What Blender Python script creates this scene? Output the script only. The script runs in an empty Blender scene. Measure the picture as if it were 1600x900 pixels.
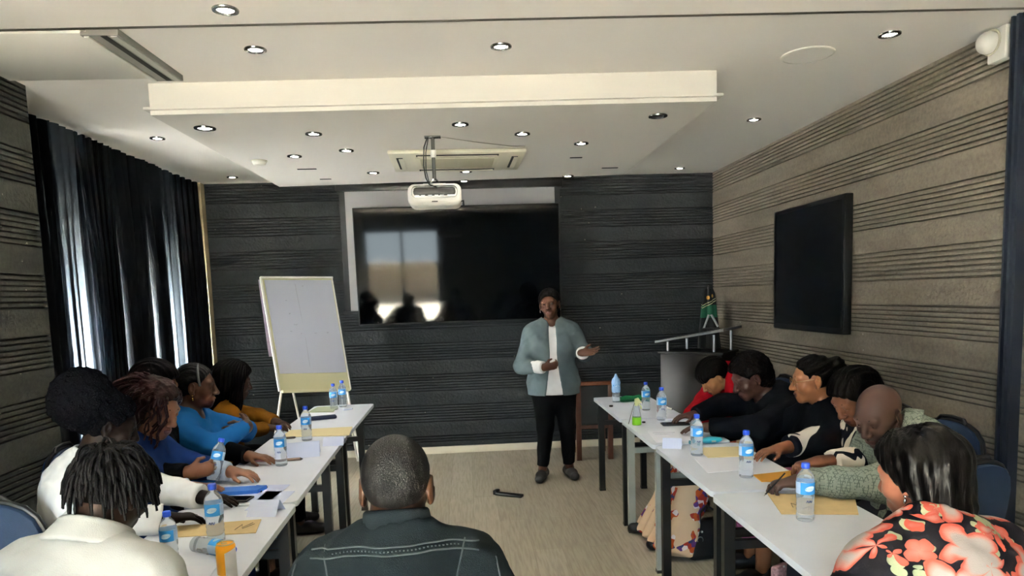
import bpy, bmesh, math, random
import numpy as np
from mathutils import Vector, Matrix
from mathutils.bvhtree import BVHTree

S = bpy.context.scene
COL = S.collection
random.seed(7)
PI = math.pi

# ------------------------------------------------------------------ camera
cam_data = bpy.data.cameras.new('camera')
cam = bpy.data.objects.new('camera', cam_data)
COL.objects.link(cam)
_R = Vector((0.99726055, -0.06618781, -0.0330238))
_U = Vector((0.0396243, 0.10103047, 0.99409394))
_F = Vector((0.06246049, 0.99267921, -0.10337635))
cam.matrix_world = Matrix(((_R.x, _U.x, -_F.x, 0), (_R.y, _U.y, -_F.y, 0), (_R.z, _U.z, -_F.z, 1.58), (0, 0, 0, 1)))
cam_data.sensor_width = 36
cam_data.lens = 1093.83 / 1600 * 36
cam_data.shift_y = (574.29 - 450) / 1600
cam_data.clip_start = 0.05
S.camera = cam

# ------------------------------------------------------------------ world, exposure
W = bpy.data.worlds.new('sky')
S.world = W
W.use_nodes = True
_nt = W.node_tree
_bg = _nt.nodes['Background']
_tc = _nt.nodes.new('ShaderNodeTexCoord')
_sep = _nt.nodes.new('ShaderNodeSeparateXYZ')
_nt.links.new(_tc.outputs['Generated'], _sep.inputs[0])
_rmp = _nt.nodes.new('ShaderNodeValToRGB')
_nt.links.new(_sep.outputs['Z'], _rmp.inputs[0])
_rmp.color_ramp.elements[0].position = 0.0
_rmp.color_ramp.elements[0].color = (0.70, 0.78, 0.84, 1)
_rmp.color_ramp.elements[1].position = 0.5
_rmp.color_ramp.elements[1].color = (0.45, 0.68, 0.95, 1)
_nt.links.new(_rmp.outputs[0], _bg.inputs[0])
SKY = 8.5
_bg.inputs[1].default_value = SKY
S.view_settings.view_transform = 'Standard'
S.view_settings.look = 'None'
S.view_settings.gamma = 1
S.view_settings.use_curve_mapping = False
S.view_settings.exposure = 2.4

_sun = bpy.data.lights.new('sun', 'SUN')
_sun.energy = 390.0
_sun.angle = math.radians(1)
_sun.color = (1.0, 0.955, 0.95)
_so = bpy.data.objects.new('sun', _sun)
_so.rotation_euler = Vector((0.55, 0.60, -1.0)).to_track_quat('-Z', 'Y').to_euler()
COL.objects.link(_so)
DOWNLIGHT_W = 1.2        # watts of each recessed lamp (spot)


def portal(name, loc, sx, sy, rot):
    l = bpy.data.lights.new(name, 'AREA')
    l.shape = 'RECTANGLE'
    l.size, l.size_y = sx, sy
    l.cycles.is_portal = True
    o = bpy.data.objects.new(name, l)
    o.location = loc
    o.rotation_euler = rot
    COL.objects.link(o)


portal('window_portal', (-2.83, 5.6, 1.0), 1.95, 2.75, (0, -PI / 2, 0))
portal('window_portal', (-1.4, -2.66, 1.25), 1.7, 2.1, (PI / 2, 0, 0))

# ------------------------------------------------------------------ helpers
def lin(h):
    if isinstance(h, str):
        h = h.lstrip('#')
        c = [int(h[i:i + 2], 16) / 255 for i in (0, 2, 4)]
    else:
        c = list(h)
    return tuple((x / 12.92 if x <= 0.04045 else ((x + 0.055) / 1.055) ** 2.4) for x in c) + (1,)


def mat(name, col='#808080', rough=0.6, metal=0.0, spec=0.5, bump=0.0, bscale=60.0, vary=0.0, vscale=8.0,
        trans=0.0, ior=1.45, emit=None, estr=0.0, stretch=(1, 1, 1), alpha=None, sheen=0.0, coat=0.0):
    m = bpy.data.materials.new(name)
    m.use_nodes = True
    nt = m.node_tree
    b = nt.nodes['Principled BSDF']
    c = lin(col)
    b.inputs['Base Color'].default_value = c
    b.inputs['Roughness'].default_value = rough
    b.inputs['Metallic'].default_value = metal
    b.inputs['Specular IOR Level'].default_value = spec
    b.inputs['Transmission Weight'].default_value = trans
    b.inputs['IOR'].default_value = ior
    if sheen:
        b.inputs['Sheen Weight'].default_value = sheen
    if coat:
        b.inputs['Coat Weight'].default_value = coat
    if emit:
        b.inputs['Emission Color'].default_value = lin(emit)
        b.inputs['Emission Strength'].default_value = estr
    if bump or vary:
        tc = nt.nodes.new('ShaderNodeTexCoord')
        mp = nt.nodes.new('ShaderNodeMapping')
        mp.inputs['Scale'].default_value = stretch
        nt.links.new(tc.outputs['Object'], mp.inputs[0])
    if vary:
        n = nt.nodes.new('ShaderNodeTexNoise')
        n.inputs['Scale'].default_value = vscale
        n.inputs['Detail'].default_value = 4
        nt.links.new(mp.outputs[0], n.inputs['Vector'])
        r = nt.nodes.new('ShaderNodeValToRGB')
        r.color_ramp.elements[0].position = 0.3
        r.color_ramp.elements[1].position = 0.7
        r.color_ramp.elements[0].color = tuple(x * (1 - vary) for x in c[:3]) + (1,)
        r.color_ramp.elements[1].color = tuple(min(1, x * (1 + vary)) for x in c[:3]) + (1,)
        nt.links.new(n.outputs['Fac'], r.inputs[0])
        nt.links.new(r.outputs[0], b.inputs['Base Color'])
    if bump:
        n = nt.nodes.new('ShaderNodeTexNoise')
        n.inputs['Scale'].default_value = bscale
        n.inputs['Detail'].default_value = 3
        nt.links.new(mp.outputs[0], n.inputs['Vector'])
        bp = nt.nodes.new('ShaderNodeBump')
        bp.inputs['Strength'].default_value = bump
        bp.inputs['Distance'].default_value = 0.01
        nt.links.new(n.outputs['Fac'], bp.inputs['Height'])
        nt.links.new(bp.outputs[0], b.inputs['Normal'])
    return m


class NT:
    """little node-graph helper"""
    def __init__(s, m):
        s.t = m.node_tree
        s.b = s.t.nodes['Principled BSDF']

    def n(s, kind, **kw):
        nd = s.t.nodes.new('ShaderNode' + kind)
        for k, v in kw.items():
            setattr(nd, k, v)
        return nd

    def link(s, a, b):
        s.t.links.new(a, b)

    def math(s, op, a, b=None):
        nd = s.n('Math', operation=op)
        for i, v in enumerate((a, b)):
            if v is None:
                continue
            if hasattr(v, 'is_linked'):
                s.link(v, nd.inputs[i])
            else:
                nd.inputs[i].default_value = v
        return nd.outputs[0]

    def mix(s, f, a, b):
        nd = s.n('MixRGB')
        for i, v in enumerate((f, a, b)):
            if hasattr(v, 'is_linked'):
                s.link(v, nd.inputs[i])
            else:
                nd.inputs[i].default_value = v
        return nd.outputs[0]


class MB:
    """collects shapes into one mesh"""
    def __init__(s):
        s.v, s.f, s.mi = [], [], []
        s.cur = 0

    def add(s, vs, fs):
        o = len(s.v)
        s.v += [tuple(p) for p in vs]
        for f in fs:
            s.f.append(tuple(i + o for i in f))
            s.mi.append(s.cur)
        return s

    def box(s, lo, hi, M=None):
        x0, y0, z0 = lo
        x1, y1, z1 = hi
        vs = [Vector(p) for p in ((x0, y0, z0), (x1, y0, z0), (x1, y1, z0), (x0, y1, z0), (x0, y0, z1), (x1, y0, z1), (x1, y1, z1), (x0, y1, z1))]
        if M:
            vs = [M @ p for p in vs]
        return s.add(vs, [(0, 3, 2, 1), (4, 5, 6, 7), (0, 1, 5, 4), (1, 2, 6, 5), (2, 3, 7, 6), (3, 0, 4, 7)])

    def rbox(s, lo, hi, r=0.01, seg=2, M=None):
        bm = bmesh.new()
        bmesh.ops.create_cube(bm, size=1)
        for v in bm.verts:
            v.co = Vector([lo[i] + (v.co[i] + 0.5) * (hi[i] - lo[i]) for i in range(3)])
        bmesh.ops.bevel(bm, geom=bm.edges[:], offset=r, segments=seg, profile=0.5, affect='EDGES')
        vs = [v.co.copy() for v in bm.verts]
        bm.verts.index_update()
        fs = [[v.index for v in f.verts] for f in bm.faces]
        bm.free()
        if M:
            vs = [M @ p for p in vs]
        return s.add(vs, fs)

    def hexa(s, p8):
        return s.add(p8, [(0, 3, 2, 1), (4, 5, 6, 7), (0, 1, 5, 4), (1, 2, 6, 5), (2, 3, 7, 6), (3, 0, 4, 7)])

    def tube(s, pts, r, n=8, caps=True, closed=False):
        pts = [Vector(p) for p in pts]
        m = len(pts)
        rs = r if isinstance(r, (list, tuple)) else [r] * m
        up = None
        rings = []
        for i, p in enumerate(pts):
            if closed:
                t = (pts[(i + 1) % m] - pts[i - 1])
            else:
                t = pts[min(i + 1, m - 1)] - pts[max(i - 1, 0)]
            if t.length < 1e-9:
                t = Vector((0, 0, 1))
            t.normalize()
            if up is None:
                up = Vector((0, 0, 1)) if abs(t.z) < 0.9 else Vector((1, 0, 0))
            up = (up - t * up.dot(t))
            if up.length < 1e-6:
                up = t.orthogonal()
            up.normalize()
            sd = t.cross(up)
            rings.append([p + (up * math.cos(a) + sd * math.sin(a)) * rs[i] for a in [2 * PI * k / n for k in range(n)]])
        vs = [q for rg in rings for q in rg]
        fs = []
        for i in range(m if closed else m - 1):
            j = (i + 1) % m
            for k in range(n):
                l = (k + 1) % n
                fs.append((i * n + k, j * n + k, j * n + l, i * n + l))
        if caps and not closed:
            fs.append(tuple(range(n)))
            fs.append(tuple((m - 1) * n + k for k in reversed(range(n))))
        return s.add(vs, fs)

    def cyl(s, a, b, ra, rb=None, n=16):
        return s.tube([a, b], [ra, ra if rb is None else rb], n)

    def lathe(s, prof, c=(0, 0, 0), n=20, M=None, cap=True):
        vs, fs = [], []
        m = len(prof)
        for (r, z) in prof:
            for k in range(n):
                a = 2 * PI * k / n
                vs.append(Vector((r * math.cos(a), r * math.sin(a), z)))
        for i in range(m - 1):
            for k in range(n):
                l = (k + 1) % n
                fs.append((i * n + k, i * n + l, (i + 1) * n + l, (i + 1) * n + k))
        if cap:
            fs.append(tuple(reversed(range(n))))
            fs.append(tuple((m - 1) * n + k for k in range(n)))
        if M:
            vs = [M @ p for p in vs]
        c = Vector(c)
        return s.add([p + c for p in vs], fs)

    def prism(s, poly, z0, z1, M=None):
        n = len(poly)
        vs = [Vector((x, y, z0)) for x, y in poly] + [Vector((x, y, z1)) for x, y in poly]
        fs = [tuple(reversed(range(n))), tuple(range(n, 2 * n))] + [(i, (i + 1) % n, n + (i + 1) % n, n + i) for i in range(n)]
        if M:
            vs = [M @ p for p in vs]
        return s.add(vs, fs)

    def sphere(s, c, r, n=14, m=9, sc=(1, 1, 1), M=None):
        vs, fs = [], []
        for i in range(m + 1):
            t = PI * i / m
            for k in range(n):
                a = 2 * PI * k / n
                vs.append(Vector((r * sc[0] * math.sin(t) * math.cos(a), r * sc[1] * math.sin(t) * math.sin(a), r * sc[2] * math.cos(t))))
        for i in range(m):
            for k in range(n):
                l = (k + 1) % n
                fs.append((i * n + k, (i + 1) * n + k, (i + 1) * n + l, i * n + l))
        if M:
            vs = [M @ p for p in vs]
        c = Vector(c)
        return s.add([p + c for p in vs], fs)


def build(name, mb, m, parent=None, smooth=None, bevel=0.0):
    me = bpy.data.meshes.new(name)
    me.from_pydata(mb.v, [], mb.f)
    ms = m if isinstance(m, (list, tuple)) else [m]
    for x in ms:
        me.materials.append(x)
    if len(ms) > 1:
        me.polygons.foreach_set('material_index', mb.mi)
    bm = bmesh.new()
    bm.from_mesh(me)
    bmesh.ops.remove_doubles(bm, verts=bm.verts, dist=1e-6)
    bmesh.ops.recalc_face_normals(bm, faces=bm.faces)
    if bevel:
        es = [e for e in bm.edges if len(e.link_faces) == 2 and e.calc_face_angle(0) > 0.6]
        bmesh.ops.bevel(bm, geom=es, offset=bevel, segments=2, profile=0.5, affect='EDGES')
    for f in bm.faces:
        f.smooth = True
    lim = math.radians(38)
    for e in bm.edges:
        if len(e.link_faces) == 2 and e.calc_face_angle(0) > lim:
            e.smooth = False
    bm.to_mesh(me)
    bm.free()
    o = bpy.data.objects.new(name, me)
    COL.objects.link(o)
    if parent is not None:
        o.parent = parent
    return o


def tag(o, label, cat, group=None):
    o['label'] = label
    o['category'] = cat
    if group:
        o['group'] = group
    return o


def thing(name, label, cat, loc=(0, 0, 0), rotz=0.0, group=None):
    o = bpy.data.objects.new(name, None)
    o.empty_display_size = 0.1
    COL.objects.link(o)
    o.location = loc
    o.rotation_euler = (0, 0, rotz)
    return tag(o, label, cat, group)


def struct(name, mb, m, **kw):
    o = build(name, mb, m, **kw)
    o['kind'] = 'structure'
    return o


def dup(root, loc, rotz=0.0, label=None):
    r = root.copy()
    COL.objects.link(r)
    r.location = loc
    r.rotation_euler = (0, 0, rotz)
    if label:
        r['label'] = label
    for ch in list(root.children):
        c = ch.copy()
        COL.objects.link(c)
        c.parent = r
        for g in ch.children:
            d = g.copy()
            COL.objects.link(d)
            d.parent = c
    return r


# ------------------------------------------------------------------ materials of the room
def wall_material(name, c1, c2):
    m = mat(name, c1, rough=0.75, spec=0.3)
    g = NT(m)
    tc = g.n('TexCoord')
    n1 = g.n('TexNoise')
    n1.inputs['Scale'].default_value = 55
    n1.inputs['Detail'].default_value = 5
    g.link(tc.outputs['Object'], n1.inputs['Vector'])
    mp = g.n('Mapping')
    mp.inputs['Scale'].default_value = (1.2, 1.2, 9)
    g.link(tc.outputs['Object'], mp.inputs[0])
    n2 = g.n('TexNoise')
    n2.inputs['Scale'].default_value = 1.6
    n2.inputs['Detail'].default_value = 4
    g.link(mp.outputs[0], n2.inputs['Vector'])
    f = g.math('ADD', g.math('MULTIPLY', n1.outputs['Fac'], 0.55), g.math('MULTIPLY', n2.outputs['Fac'], 0.45))
    r = g.n('ValToRGB')
    r.color_ramp.elements[0].position = 0.36
    r.color_ramp.elements[0].color = lin(c1)
    r.color_ramp.elements[1].position = 0.64
    r.color_ramp.elements[1].color = lin(c2)
    g.link(f, r.inputs[0])
    # pale chips in the plaster, worn away here and there
    v = g.n('TexVoronoi')
    v.inputs['Scale'].default_value = 9
    g.link(tc.outputs['Object'], v.inputs['Vector'])
    n3 = g.n('TexNoise')
    n3.inputs['Scale'].default_value = 160
    g.link(tc.outputs['Object'], n3.inputs['Vector'])
    n4 = g.n('TexNoise')
    n4.inputs['Scale'].default_value = 2.2
    g.link(tc.outputs['Object'], n4.inputs['Vector'])
    chip = g.math('MULTIPLY', g.math('LESS_THAN', v.outputs['Distance'], 0.07),
                  g.math('MULTIPLY', g.math('GREATER_THAN', n3.outputs['Fac'], 0.5), g.math('GREATER_THAN', n4.outputs['Fac'], 0.56)))
    col = g.mix(g.math('MULTIPLY', chip, 0.7), r.outputs[0], lin('#b9b3a6'))
    g.link(col, g.b.inputs['Base Color'])
    bp = g.n('Bump')
    bp.inputs['Strength'].default_value = 0.55
    bp.inputs['Distance'].default_value = 0.006
    g.link(n1.outputs['Fac'], bp.inputs['Height'])
    g.link(bp.outputs[0], g.b.inputs['Normal'])
    return m


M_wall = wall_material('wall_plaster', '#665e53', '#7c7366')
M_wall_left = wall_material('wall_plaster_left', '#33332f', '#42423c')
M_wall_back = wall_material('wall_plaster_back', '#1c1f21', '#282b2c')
M_ceil = mat('ceiling_paint', '#f1ece6', rough=0.85, spec=0.2, bump=0.05, bscale=200)
M_box = mat('dropped_ceiling_paint', '#d6d1ca', rough=0.8, spec=0.25)
M_white = mat('white_plastic', '#e4e0d8', rough=0.45)
M_cream = mat('cream_plastic', '#d8d2be', rough=0.5)
M_black = mat('black_plastic', '#0c0d0f', rough=0.4)
M_dark = mat('dark_slot', '#101010', rough=0.8)
M_navy = mat('navy_metal', '#141a26', rough=0.4)
M_chrome = mat('chrome', '#8f8f8c', rough=0.25, metal=1.0)
M_steel = mat('brushed_steel', '#b8babb', rough=0.3, metal=0.9)
M_base = mat('baseboard_paint', '#d9d0bd', rough=0.5)
M_legblack = mat('table_leg_black', '#0a0b0c', rough=0.38, spec=0.5)
M_leggrey = mat('table_leg_grey', '#9a9f9b', rough=0.4, metal=0.2)
M_top = mat('table_laminate', '#dbe1ec', rough=0.35, spec=0.45, vary=0.03, vscale=5)
M_paper = mat('paper', '#e3e6f0', rough=0.8, spec=0.2)
M_paper2 = mat('paper_bluish', '#c6d0ec', rough=0.8, spec=0.2)
M_tan = mat('manila_paper', '#c8b184', rough=0.8, spec=0.2, vary=0.06, vscale=20)
M_cream_p = mat('cream_paper', '#d8cba0', rough=0.8, spec=0.2)
M_orange_p = mat('ochre_paper', '#c08d3e', rough=0.8, spec=0.2)
M_ink = mat('ink', '#2a2622', rough=0.7)
M_bluecap = mat('blue_cap', '#1f49c4', rough=0.4)
M_wood = mat('dark_red_wood', '#4c2a1d', rough=0.45, vary=0.25, vscale=6, stretch=(3, 3, 0.6))
M_lectern = mat('lectern_veneer', '#1f1b19', rough=0.35, vary=0.12, vscale=4, stretch=(1, 1, 0.4))
M_leather = mat('black_leather', '#0e0f12', rough=0.38, bump=0.15, bscale=120)
M_chairblue = mat('blue_chair_fabric', '#0a2440', rough=0.75, bump=0.12, bscale=250, vary=0.08, vscale=30, sheen=0.0)


def floor_material():
    m = mat('floor_vinyl', '#b0a78f', rough=0.42, spec=0.4)
    g = NT(m)
    tc = g.n('TexCoord')
    mp = g.n('Mapping')
    mp.inputs['Rotation'].default_value = (0, 0, PI / 2)
    g.link(tc.outputs['Object'], mp.inputs[0])
    br = g.n('TexBrick')
    br.inputs['Scale'].default_value = 1
    br.inputs['Brick Width'].default_value = 1.2
    br.inputs['Row Height'].default_value = 0.18
    br.inputs['Mortar Size'].default_value = 0.0012
    br.inputs['Color1'].default_value = lin('#a29b8a')
    br.inputs['Color2'].default_value = lin('#aea797')
    br.inputs['Mortar'].default_value = lin('#8a8270')
    g.link(mp.outputs[0], br.inputs['Vector'])
    mp2 = g.n('Mapping')
    mp2.inputs['Scale'].default_value = (22, 1.6, 1)
    g.link(tc.outputs['Object'], mp2.inputs[0])
    n = g.n('TexNoise')
    n.inputs['Scale'].default_value = 3
    n.inputs['Detail'].default_value = 6
    n.inputs['Distortion'].default_value = 0.4
    g.link(mp2.outputs[0], n.inputs['Vector'])
    r = g.n('ValToRGB')
    r.color_ramp.elements[0].position = 0.35
    r.color_ramp.elements[0].color = (0.72, 0.70, 0.66, 1)
    r.color_ramp.elements[1].position = 0.6
    r.color_ramp.elements[1].color = (1, 1, 1, 1)
    g.link(n.outputs['Fac'], r.inputs[0])
    mx = g.n('MixRGB', blend_type='MULTIPLY')
    mx.inputs[0].default_value = 0.8
    g.link(br.outputs['Color'], mx.inputs[1])
    g.link(r.outputs[0], mx.inputs[2])
    g.link(mx.outputs[0], g.b.inputs['Base Color'])
    return m


M_floor = floor_material()

# ------------------------------------------------------------------ setting
ZC = 2.73
XR, XL, YB = 2.52, -2.75, 7.03
struct('floor', MB().box((-2.95, -2.75, -0.08), (2.7, 7.2, 0)), M_floor)


def groove_zs():
    zs = []
    z = 0.02
    # seven narrow grooves in every 0.32 m course
    for c in range(-1, 9):
        base = 0.963 + 0.3155 * (c - 3)
        for i in range(7):
            zz = base + i * 0.0275
            if 0.1 < zz < ZC - 0.02:
                zs.append(zz)
    return zs


def groove_profile(depth=0.02, w=0.011):
    """(z, offset) from floor to ceiling"""
    pts = [(0.0, 0.0)]
    for z in groove_zs():
        pts += [(z - w / 2, 0.0), (z - w / 3, -depth), (z + w / 3, -depth), (z + w / 2, 0.0)]
    pts.append((ZC, 0.0))
    return pts


def grooved_wall(name, m, mapf, s0, s1, thick=0.12, nseg=1):
    """mapf(s, offset, z) -> world; s runs along the wall, offset is out of the face"""
    mb = MB()
    pr = groove_profile()
    n = len(pr)
    vs = [mapf(s0, o, z) for z, o in pr] + [mapf(s1, o, z) for z, o in pr]
    fs = [(i, i + 1, n + i + 1, n + i) for i in range(n - 1)]
    mb.add(vs, fs)
    b = [mapf(s, o, z) for s, o, z in ((s0, 0, 0), (s1, 0, 0), (s1, -thick, 0), (s0, -thick, 0), (s0, 0, ZC), (s1, 0, ZC), (s1, -thick, ZC), (s0, -thick, ZC))]
    mb.add(b, [(3, 2, 6, 7), (0, 3, 7, 4), (1, 2, 6, 5), (4, 5, 6, 7), (0, 1, 2, 3)])
    me = bpy.data.meshes.new(name)
    me.from_pydata(mb.v, [], mb.f)
    me.materials.append(m)
    o = bpy.data.objects.new(name, me)
    COL.objects.link(o)
    o['kind'] = 'structure'
    return o


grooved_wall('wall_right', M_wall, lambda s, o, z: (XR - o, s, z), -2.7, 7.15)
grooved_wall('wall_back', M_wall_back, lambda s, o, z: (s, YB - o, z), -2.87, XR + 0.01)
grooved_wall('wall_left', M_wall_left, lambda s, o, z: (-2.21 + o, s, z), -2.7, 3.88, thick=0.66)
# window side wall behind the curtains
WY0, WY1, WZ0, WZ1 = 4.3, 6.97, 0.06, 1.97
mb = MB()
mb.box((XL - 0.12, 3.88, 0), (XL, WY0, ZC)).box((XL - 0.12, WY0, WZ1), (XL, WY1, ZC)).box((XL - 0.12, WY0, 0), (XL, WY1, WZ0)).box((XL - 0.12, WY1, 0), (XL, YB + 0.1, ZC))
struct('wall_window_side', mb, mat('window_wall_paint', '#8a8272', rough=0.8))
# rear wall behind the camera, with a glazed door front
RX0, RX1, RZ0, RZ1 = -2.25, -0.55, 0.2, 2.3
mb = MB()
mb.box((-2.9, -2.72, 0), (RX0, -2.6, ZC)).box((RX0, -2.72, RZ1), (RX1, -2.6, ZC)).box((RX0, -2.72, 0), (RX1, -2.6, RZ0)).box((RX1, -2.72, 0), (2.65, -2.6, ZC))
struct('wall_rear', mb, M_wall_back)
# ceiling: main slab and the slightly lower slab on the near side of the partition track
mb = MB()
mb.box((-2.95, 2.9, ZC), (2.7, 7.2, ZC + 0.1))
mb.hexa([(-2.95, -2.75, ZC - 0.03), (2.7, -2.75, ZC - 0.03), (2.7, 2.895, ZC - 0.03), (-2.95, 3.08, ZC - 0.03),
         (-2.95, -2.75, ZC + 0.1), (2.7, -2.75, ZC + 0.1), (2.7, 2.895, ZC + 0.1), (-2.95, 3.08, ZC + 0.1)])
struct('ceiling', mb, M_ceil)
# partition track (dark aluminium channel) across the ceiling
mb = MB()
mb.hexa([(-2.21, 3.062, ZC - 0.022), (2.5, 2.907, ZC - 0.022), (2.5, 2.947, ZC - 0.022), (-2.21, 3.102, ZC - 0.022),
         (-2.21, 3.062, ZC - 0.001), (2.5, 2.907, ZC - 0.001), (2.5, 2.947, ZC - 0.001), (-2.21, 3.102, ZC - 0.001)])
struct('trim_1', mb, mat('track_aluminium', '#6f675d', rough=0.4, metal=0.5))
# dropped ceiling box with its moulded lower edge
mb = MB()
ZB = 2.57
c_in = [(-1.55, 3.90), (1.35, 3.80), (1.36, 6.03), (-1.52, 6.25)]
c_out = [(-1.595, 3.87), (1.378, 3.776), (1.392, 6.055), (-1.56, 6.277)]
c_lip = [(-1.62, 3.845), (1.405, 3.75), (1.415, 6.08), (-1.585, 6.30)]


def slab(q, z0, z1):
    return [(x, y, z0) for x, y in q] + [(x, y, z1) for x, y in q]


mb.hexa(slab(c_out, ZB + 0.032, ZC - 0.001))
box = struct('trim_2', mb, M_box)
mb = MB().hexa(slab(c_lip, ZB + 0.022, ZB + 0.034)).hexa(slab(c_out, ZB, ZB + 0.022))
build('moulding', mb, M_box, box)
# added sand coloured strip between the curtains and the back wall
struct('trim_4', MB().box((-2.60, 6.93, 0), (-2.455, YB - 0.001, ZC - 0.001)), mat('sand_strip', '#a8977a', rough=0.85, bump=0.5, bscale=70, vary=0.12, vscale=12))
# partition jamb on the right wall
mb = MB().box((XR - 0.05, 3.02, 0), (XR + 0.0, 3.09, ZC - 0.002)).box((XR - 0.065, 3.035, 0), (XR - 0.05, 3.05, ZC - 0.002)).box((XR - 0.065, 3.07, 0), (XR - 0.05, 3.082, ZC - 0.002))
struct('trim_3', mb, M_navy)
struct('baseboard_back', MB().box((-2.5, YB - 0.016, 0), (XR - 0.015, YB - 0.001, 0.072)), M_base, bevel=0.003)
struct('baseboard_right', MB().box((XR - 0.016, 3.1, 0), (XR - 0.001, YB - 0.016, 0.072)), M_base, bevel=0.003)
struct('baseboard_left', MB().box((-2.209, -2.5, 0), (-2.195, 3.87, 0.072)), M_base, bevel=0.003)


def glass_material():
    m = bpy.data.materials.new('window_glass')
    m.use_nodes = True
    nt = m.node_tree
    nt.nodes.remove(nt.nodes['Principled BSDF'])
    o = nt.nodes['Material Output']
    t = nt.nodes.new('ShaderNodeBsdfTransparent')
    t.inputs[0].default_value = (0.93, 0.96, 0.96, 1)
    g = nt.nodes.new('ShaderNodeBsdfGlossy')
    g.inputs['Roughness'].default_value = 0.02
    mx = nt.nodes.new('ShaderNodeMixShader')
    mx.inputs[0].default_value = 0.06
    nt.links.new(t.outputs[0], mx.inputs[1])
    nt.links.new(g.outputs[0], mx.inputs[2])
    nt.links.new(mx.outputs[0], o.inputs[0])
    return m


M_glass = glass_material()


def window(name, axis, c, a0, a1, z0, z1, nd):
    """axis 'x' : plane x=c, spans a in y"""
    fr, gl = MB(), []
    w = 0.05

    def bx(a, b, za, zb, t, into):
        if axis == 'x':
            into.box((c - t, a, za), (c + t, b, zb))
        else:
            into.box((a, c - t, za), (b, c + t, zb))
    bx(a0, a1, z0, z0 + w, 0.03, fr)
    bx(a0, a1, z1 - w, z1, 0.03, fr)
    edges = [a0 + (a1 - a0) * i / nd for i in range(nd + 1)]
    for i, e in enumerate(edges):
        bx(max(a0, e - w / 2) if i else a0, min(a1, e + w / 2) if i < nd else a1, z0 + w, z1 - w, 0.03, fr) if 0 < i < nd else bx(e if i == 0 else e - w, e + w if i == 0 else e, z0 + w, z1 - w, 0.03, fr)
    o = struct(name, fr, M_navy)
    for i in range(nd):
        g = MB()
        bx(edges[i] + w / 2 + (w / 2 if i == 0 else 0), edges[i + 1] - w / 2 - (w / 2 if i == nd - 1 else 0), z0 + w, z1 - w, 0.003, g)
        build('pane', g, M_glass, o)


window('window_1', 'x', XL - 0.06, WY0, WY1, WZ0, WZ1, 3)
window('window_2', 'y', -2.66, RX0, RX1, RZ0, RZ1, 2)
# pale paving and a low garden wall outside the glazing
struct('ground', MB().box((-16, -18, -0.3), (-2.9, 16, -0.12)).box((-2.9, -18, -0.3), (10, -2.75, -0.12)), mat('paving', '#b8ad98', rough=0.9, vary=0.1))
tag(build('garden_wall', MB().box((-9, -11.3, -0.12), (8, -11, 1.25)), mat('garden_wall_render', '#8f8270', rough=0.9, vary=0.08, vscale=2)), 'sand coloured garden wall outside the glazing behind the camera', 'wall')

# ------------------------------------------------------------------ curtains
def curtain_cloth(y0, y1, folds, seed, gapl=0.0, gapr=0.0):
    """pleated drape; its side edges draw apart below the pelmet"""
    rnd = random.Random(seed)
    mb = MB()
    n = folds * 14
    zs = [0.04, 0.5, 1.0, 1.5, 1.9, 2.1, 2.35, 2.55, 2.722]
    ph = rnd.random() * 6
    amps = [rnd.uniform(0.022, 0.05) for _ in range(folds + 2)]
    vs, fs = [], []
    for z in zs:
        t = min(1, max(0, (2.6 - z) / 0.7))
        a, b = y0 + gapl * t, y1 - gapr * t
        for i in range(n + 1):
            u = i / n * folds
            k = int(u)
            am = amps[k] * (1 - (u - k)) + amps[k + 1] * (u - k)
            am *= 0.75 + 0.25 * t
            x = am * math.sin(2 * PI * u + ph + 0.15 * math.sin(3 * z))
            y = a + (b - a) * (i / n) + 0.6 * am * math.sin(4 * PI * u + ph)
            vs.append((x, y, z))
    m = n + 1
    for r in range(len(zs) - 1):
        for i in range(n):
            fs.append((r * m + i, r * m + i + 1, (r + 1) * m + i + 1, (r + 1) * m + i))
    mb.add(vs, fs)
    return mb


def translucent(name, col, tcol, tmix):
    m = bpy.data.materials.new(name)
    m.use_nodes = True
    nt = m.node_tree
    b = nt.nodes['Principled BSDF']
    b.inputs['Base Color'].default_value = lin(col)
    b.inputs['Roughness'].default_value = 0.8
    b.inputs['Specular IOR Level'].default_value = 0.2
    t = nt.nodes.new('ShaderNodeBsdfTranslucent')
    t.inputs[0].default_value = lin(tcol)
    mx = nt.nodes.new('ShaderNodeMixShader')
    mx.inputs[0].default_value = tmix
    nt.links.new(b.outputs[0], mx.inputs[1])
    nt.links.new(t.outputs[0], mx.inputs[2])
    nt.links.new(mx.outputs[0], nt.nodes['Material Output'].inputs[0])
    return m


M_drape = translucent('navy_drape', '#080b12', '#5c646e', 0.46)
M_lightblock = mat('drape_light_block', '#0d1016', rough=0.9)
M_voile = translucent('white_voile', '#e8e6e0', '#f4f4f2', 0.75)
drapes = [(3.99, 4.53, 5, 0.0, 0.0, True, 'dark navy drape nearest the grooved left wall'),
          (4.53, 4.79, 3, 0.0, 0.055, False, 'thin navy drape left of the brightest strip of daylight'),
          (4.79, 5.05, 3, 0.065, 0.0, False, 'thin navy drape right of the brightest strip of daylight'),
          (5.05, 5.31, 3, 0.0, 0.025, True, 'narrow dark drape left of the second daylight strip'),
          (5.31, 5.755, 4, 0.035, 0.03, True, 'wide dark drape between two narrow daylight strips in mid window'),
          (5.755, 6.05, 3, 0.06, 0.0, True, 'dark drape right of the third daylight strip'),
          (6.05, 6.37, 3, 0.0, 0.008, False, 'blue grey translucent drape left of the last dark one'),
          (6.37, 6.89, 4, 0.006, 0.0, True, 'dark drape nearest the back wall')]
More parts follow.
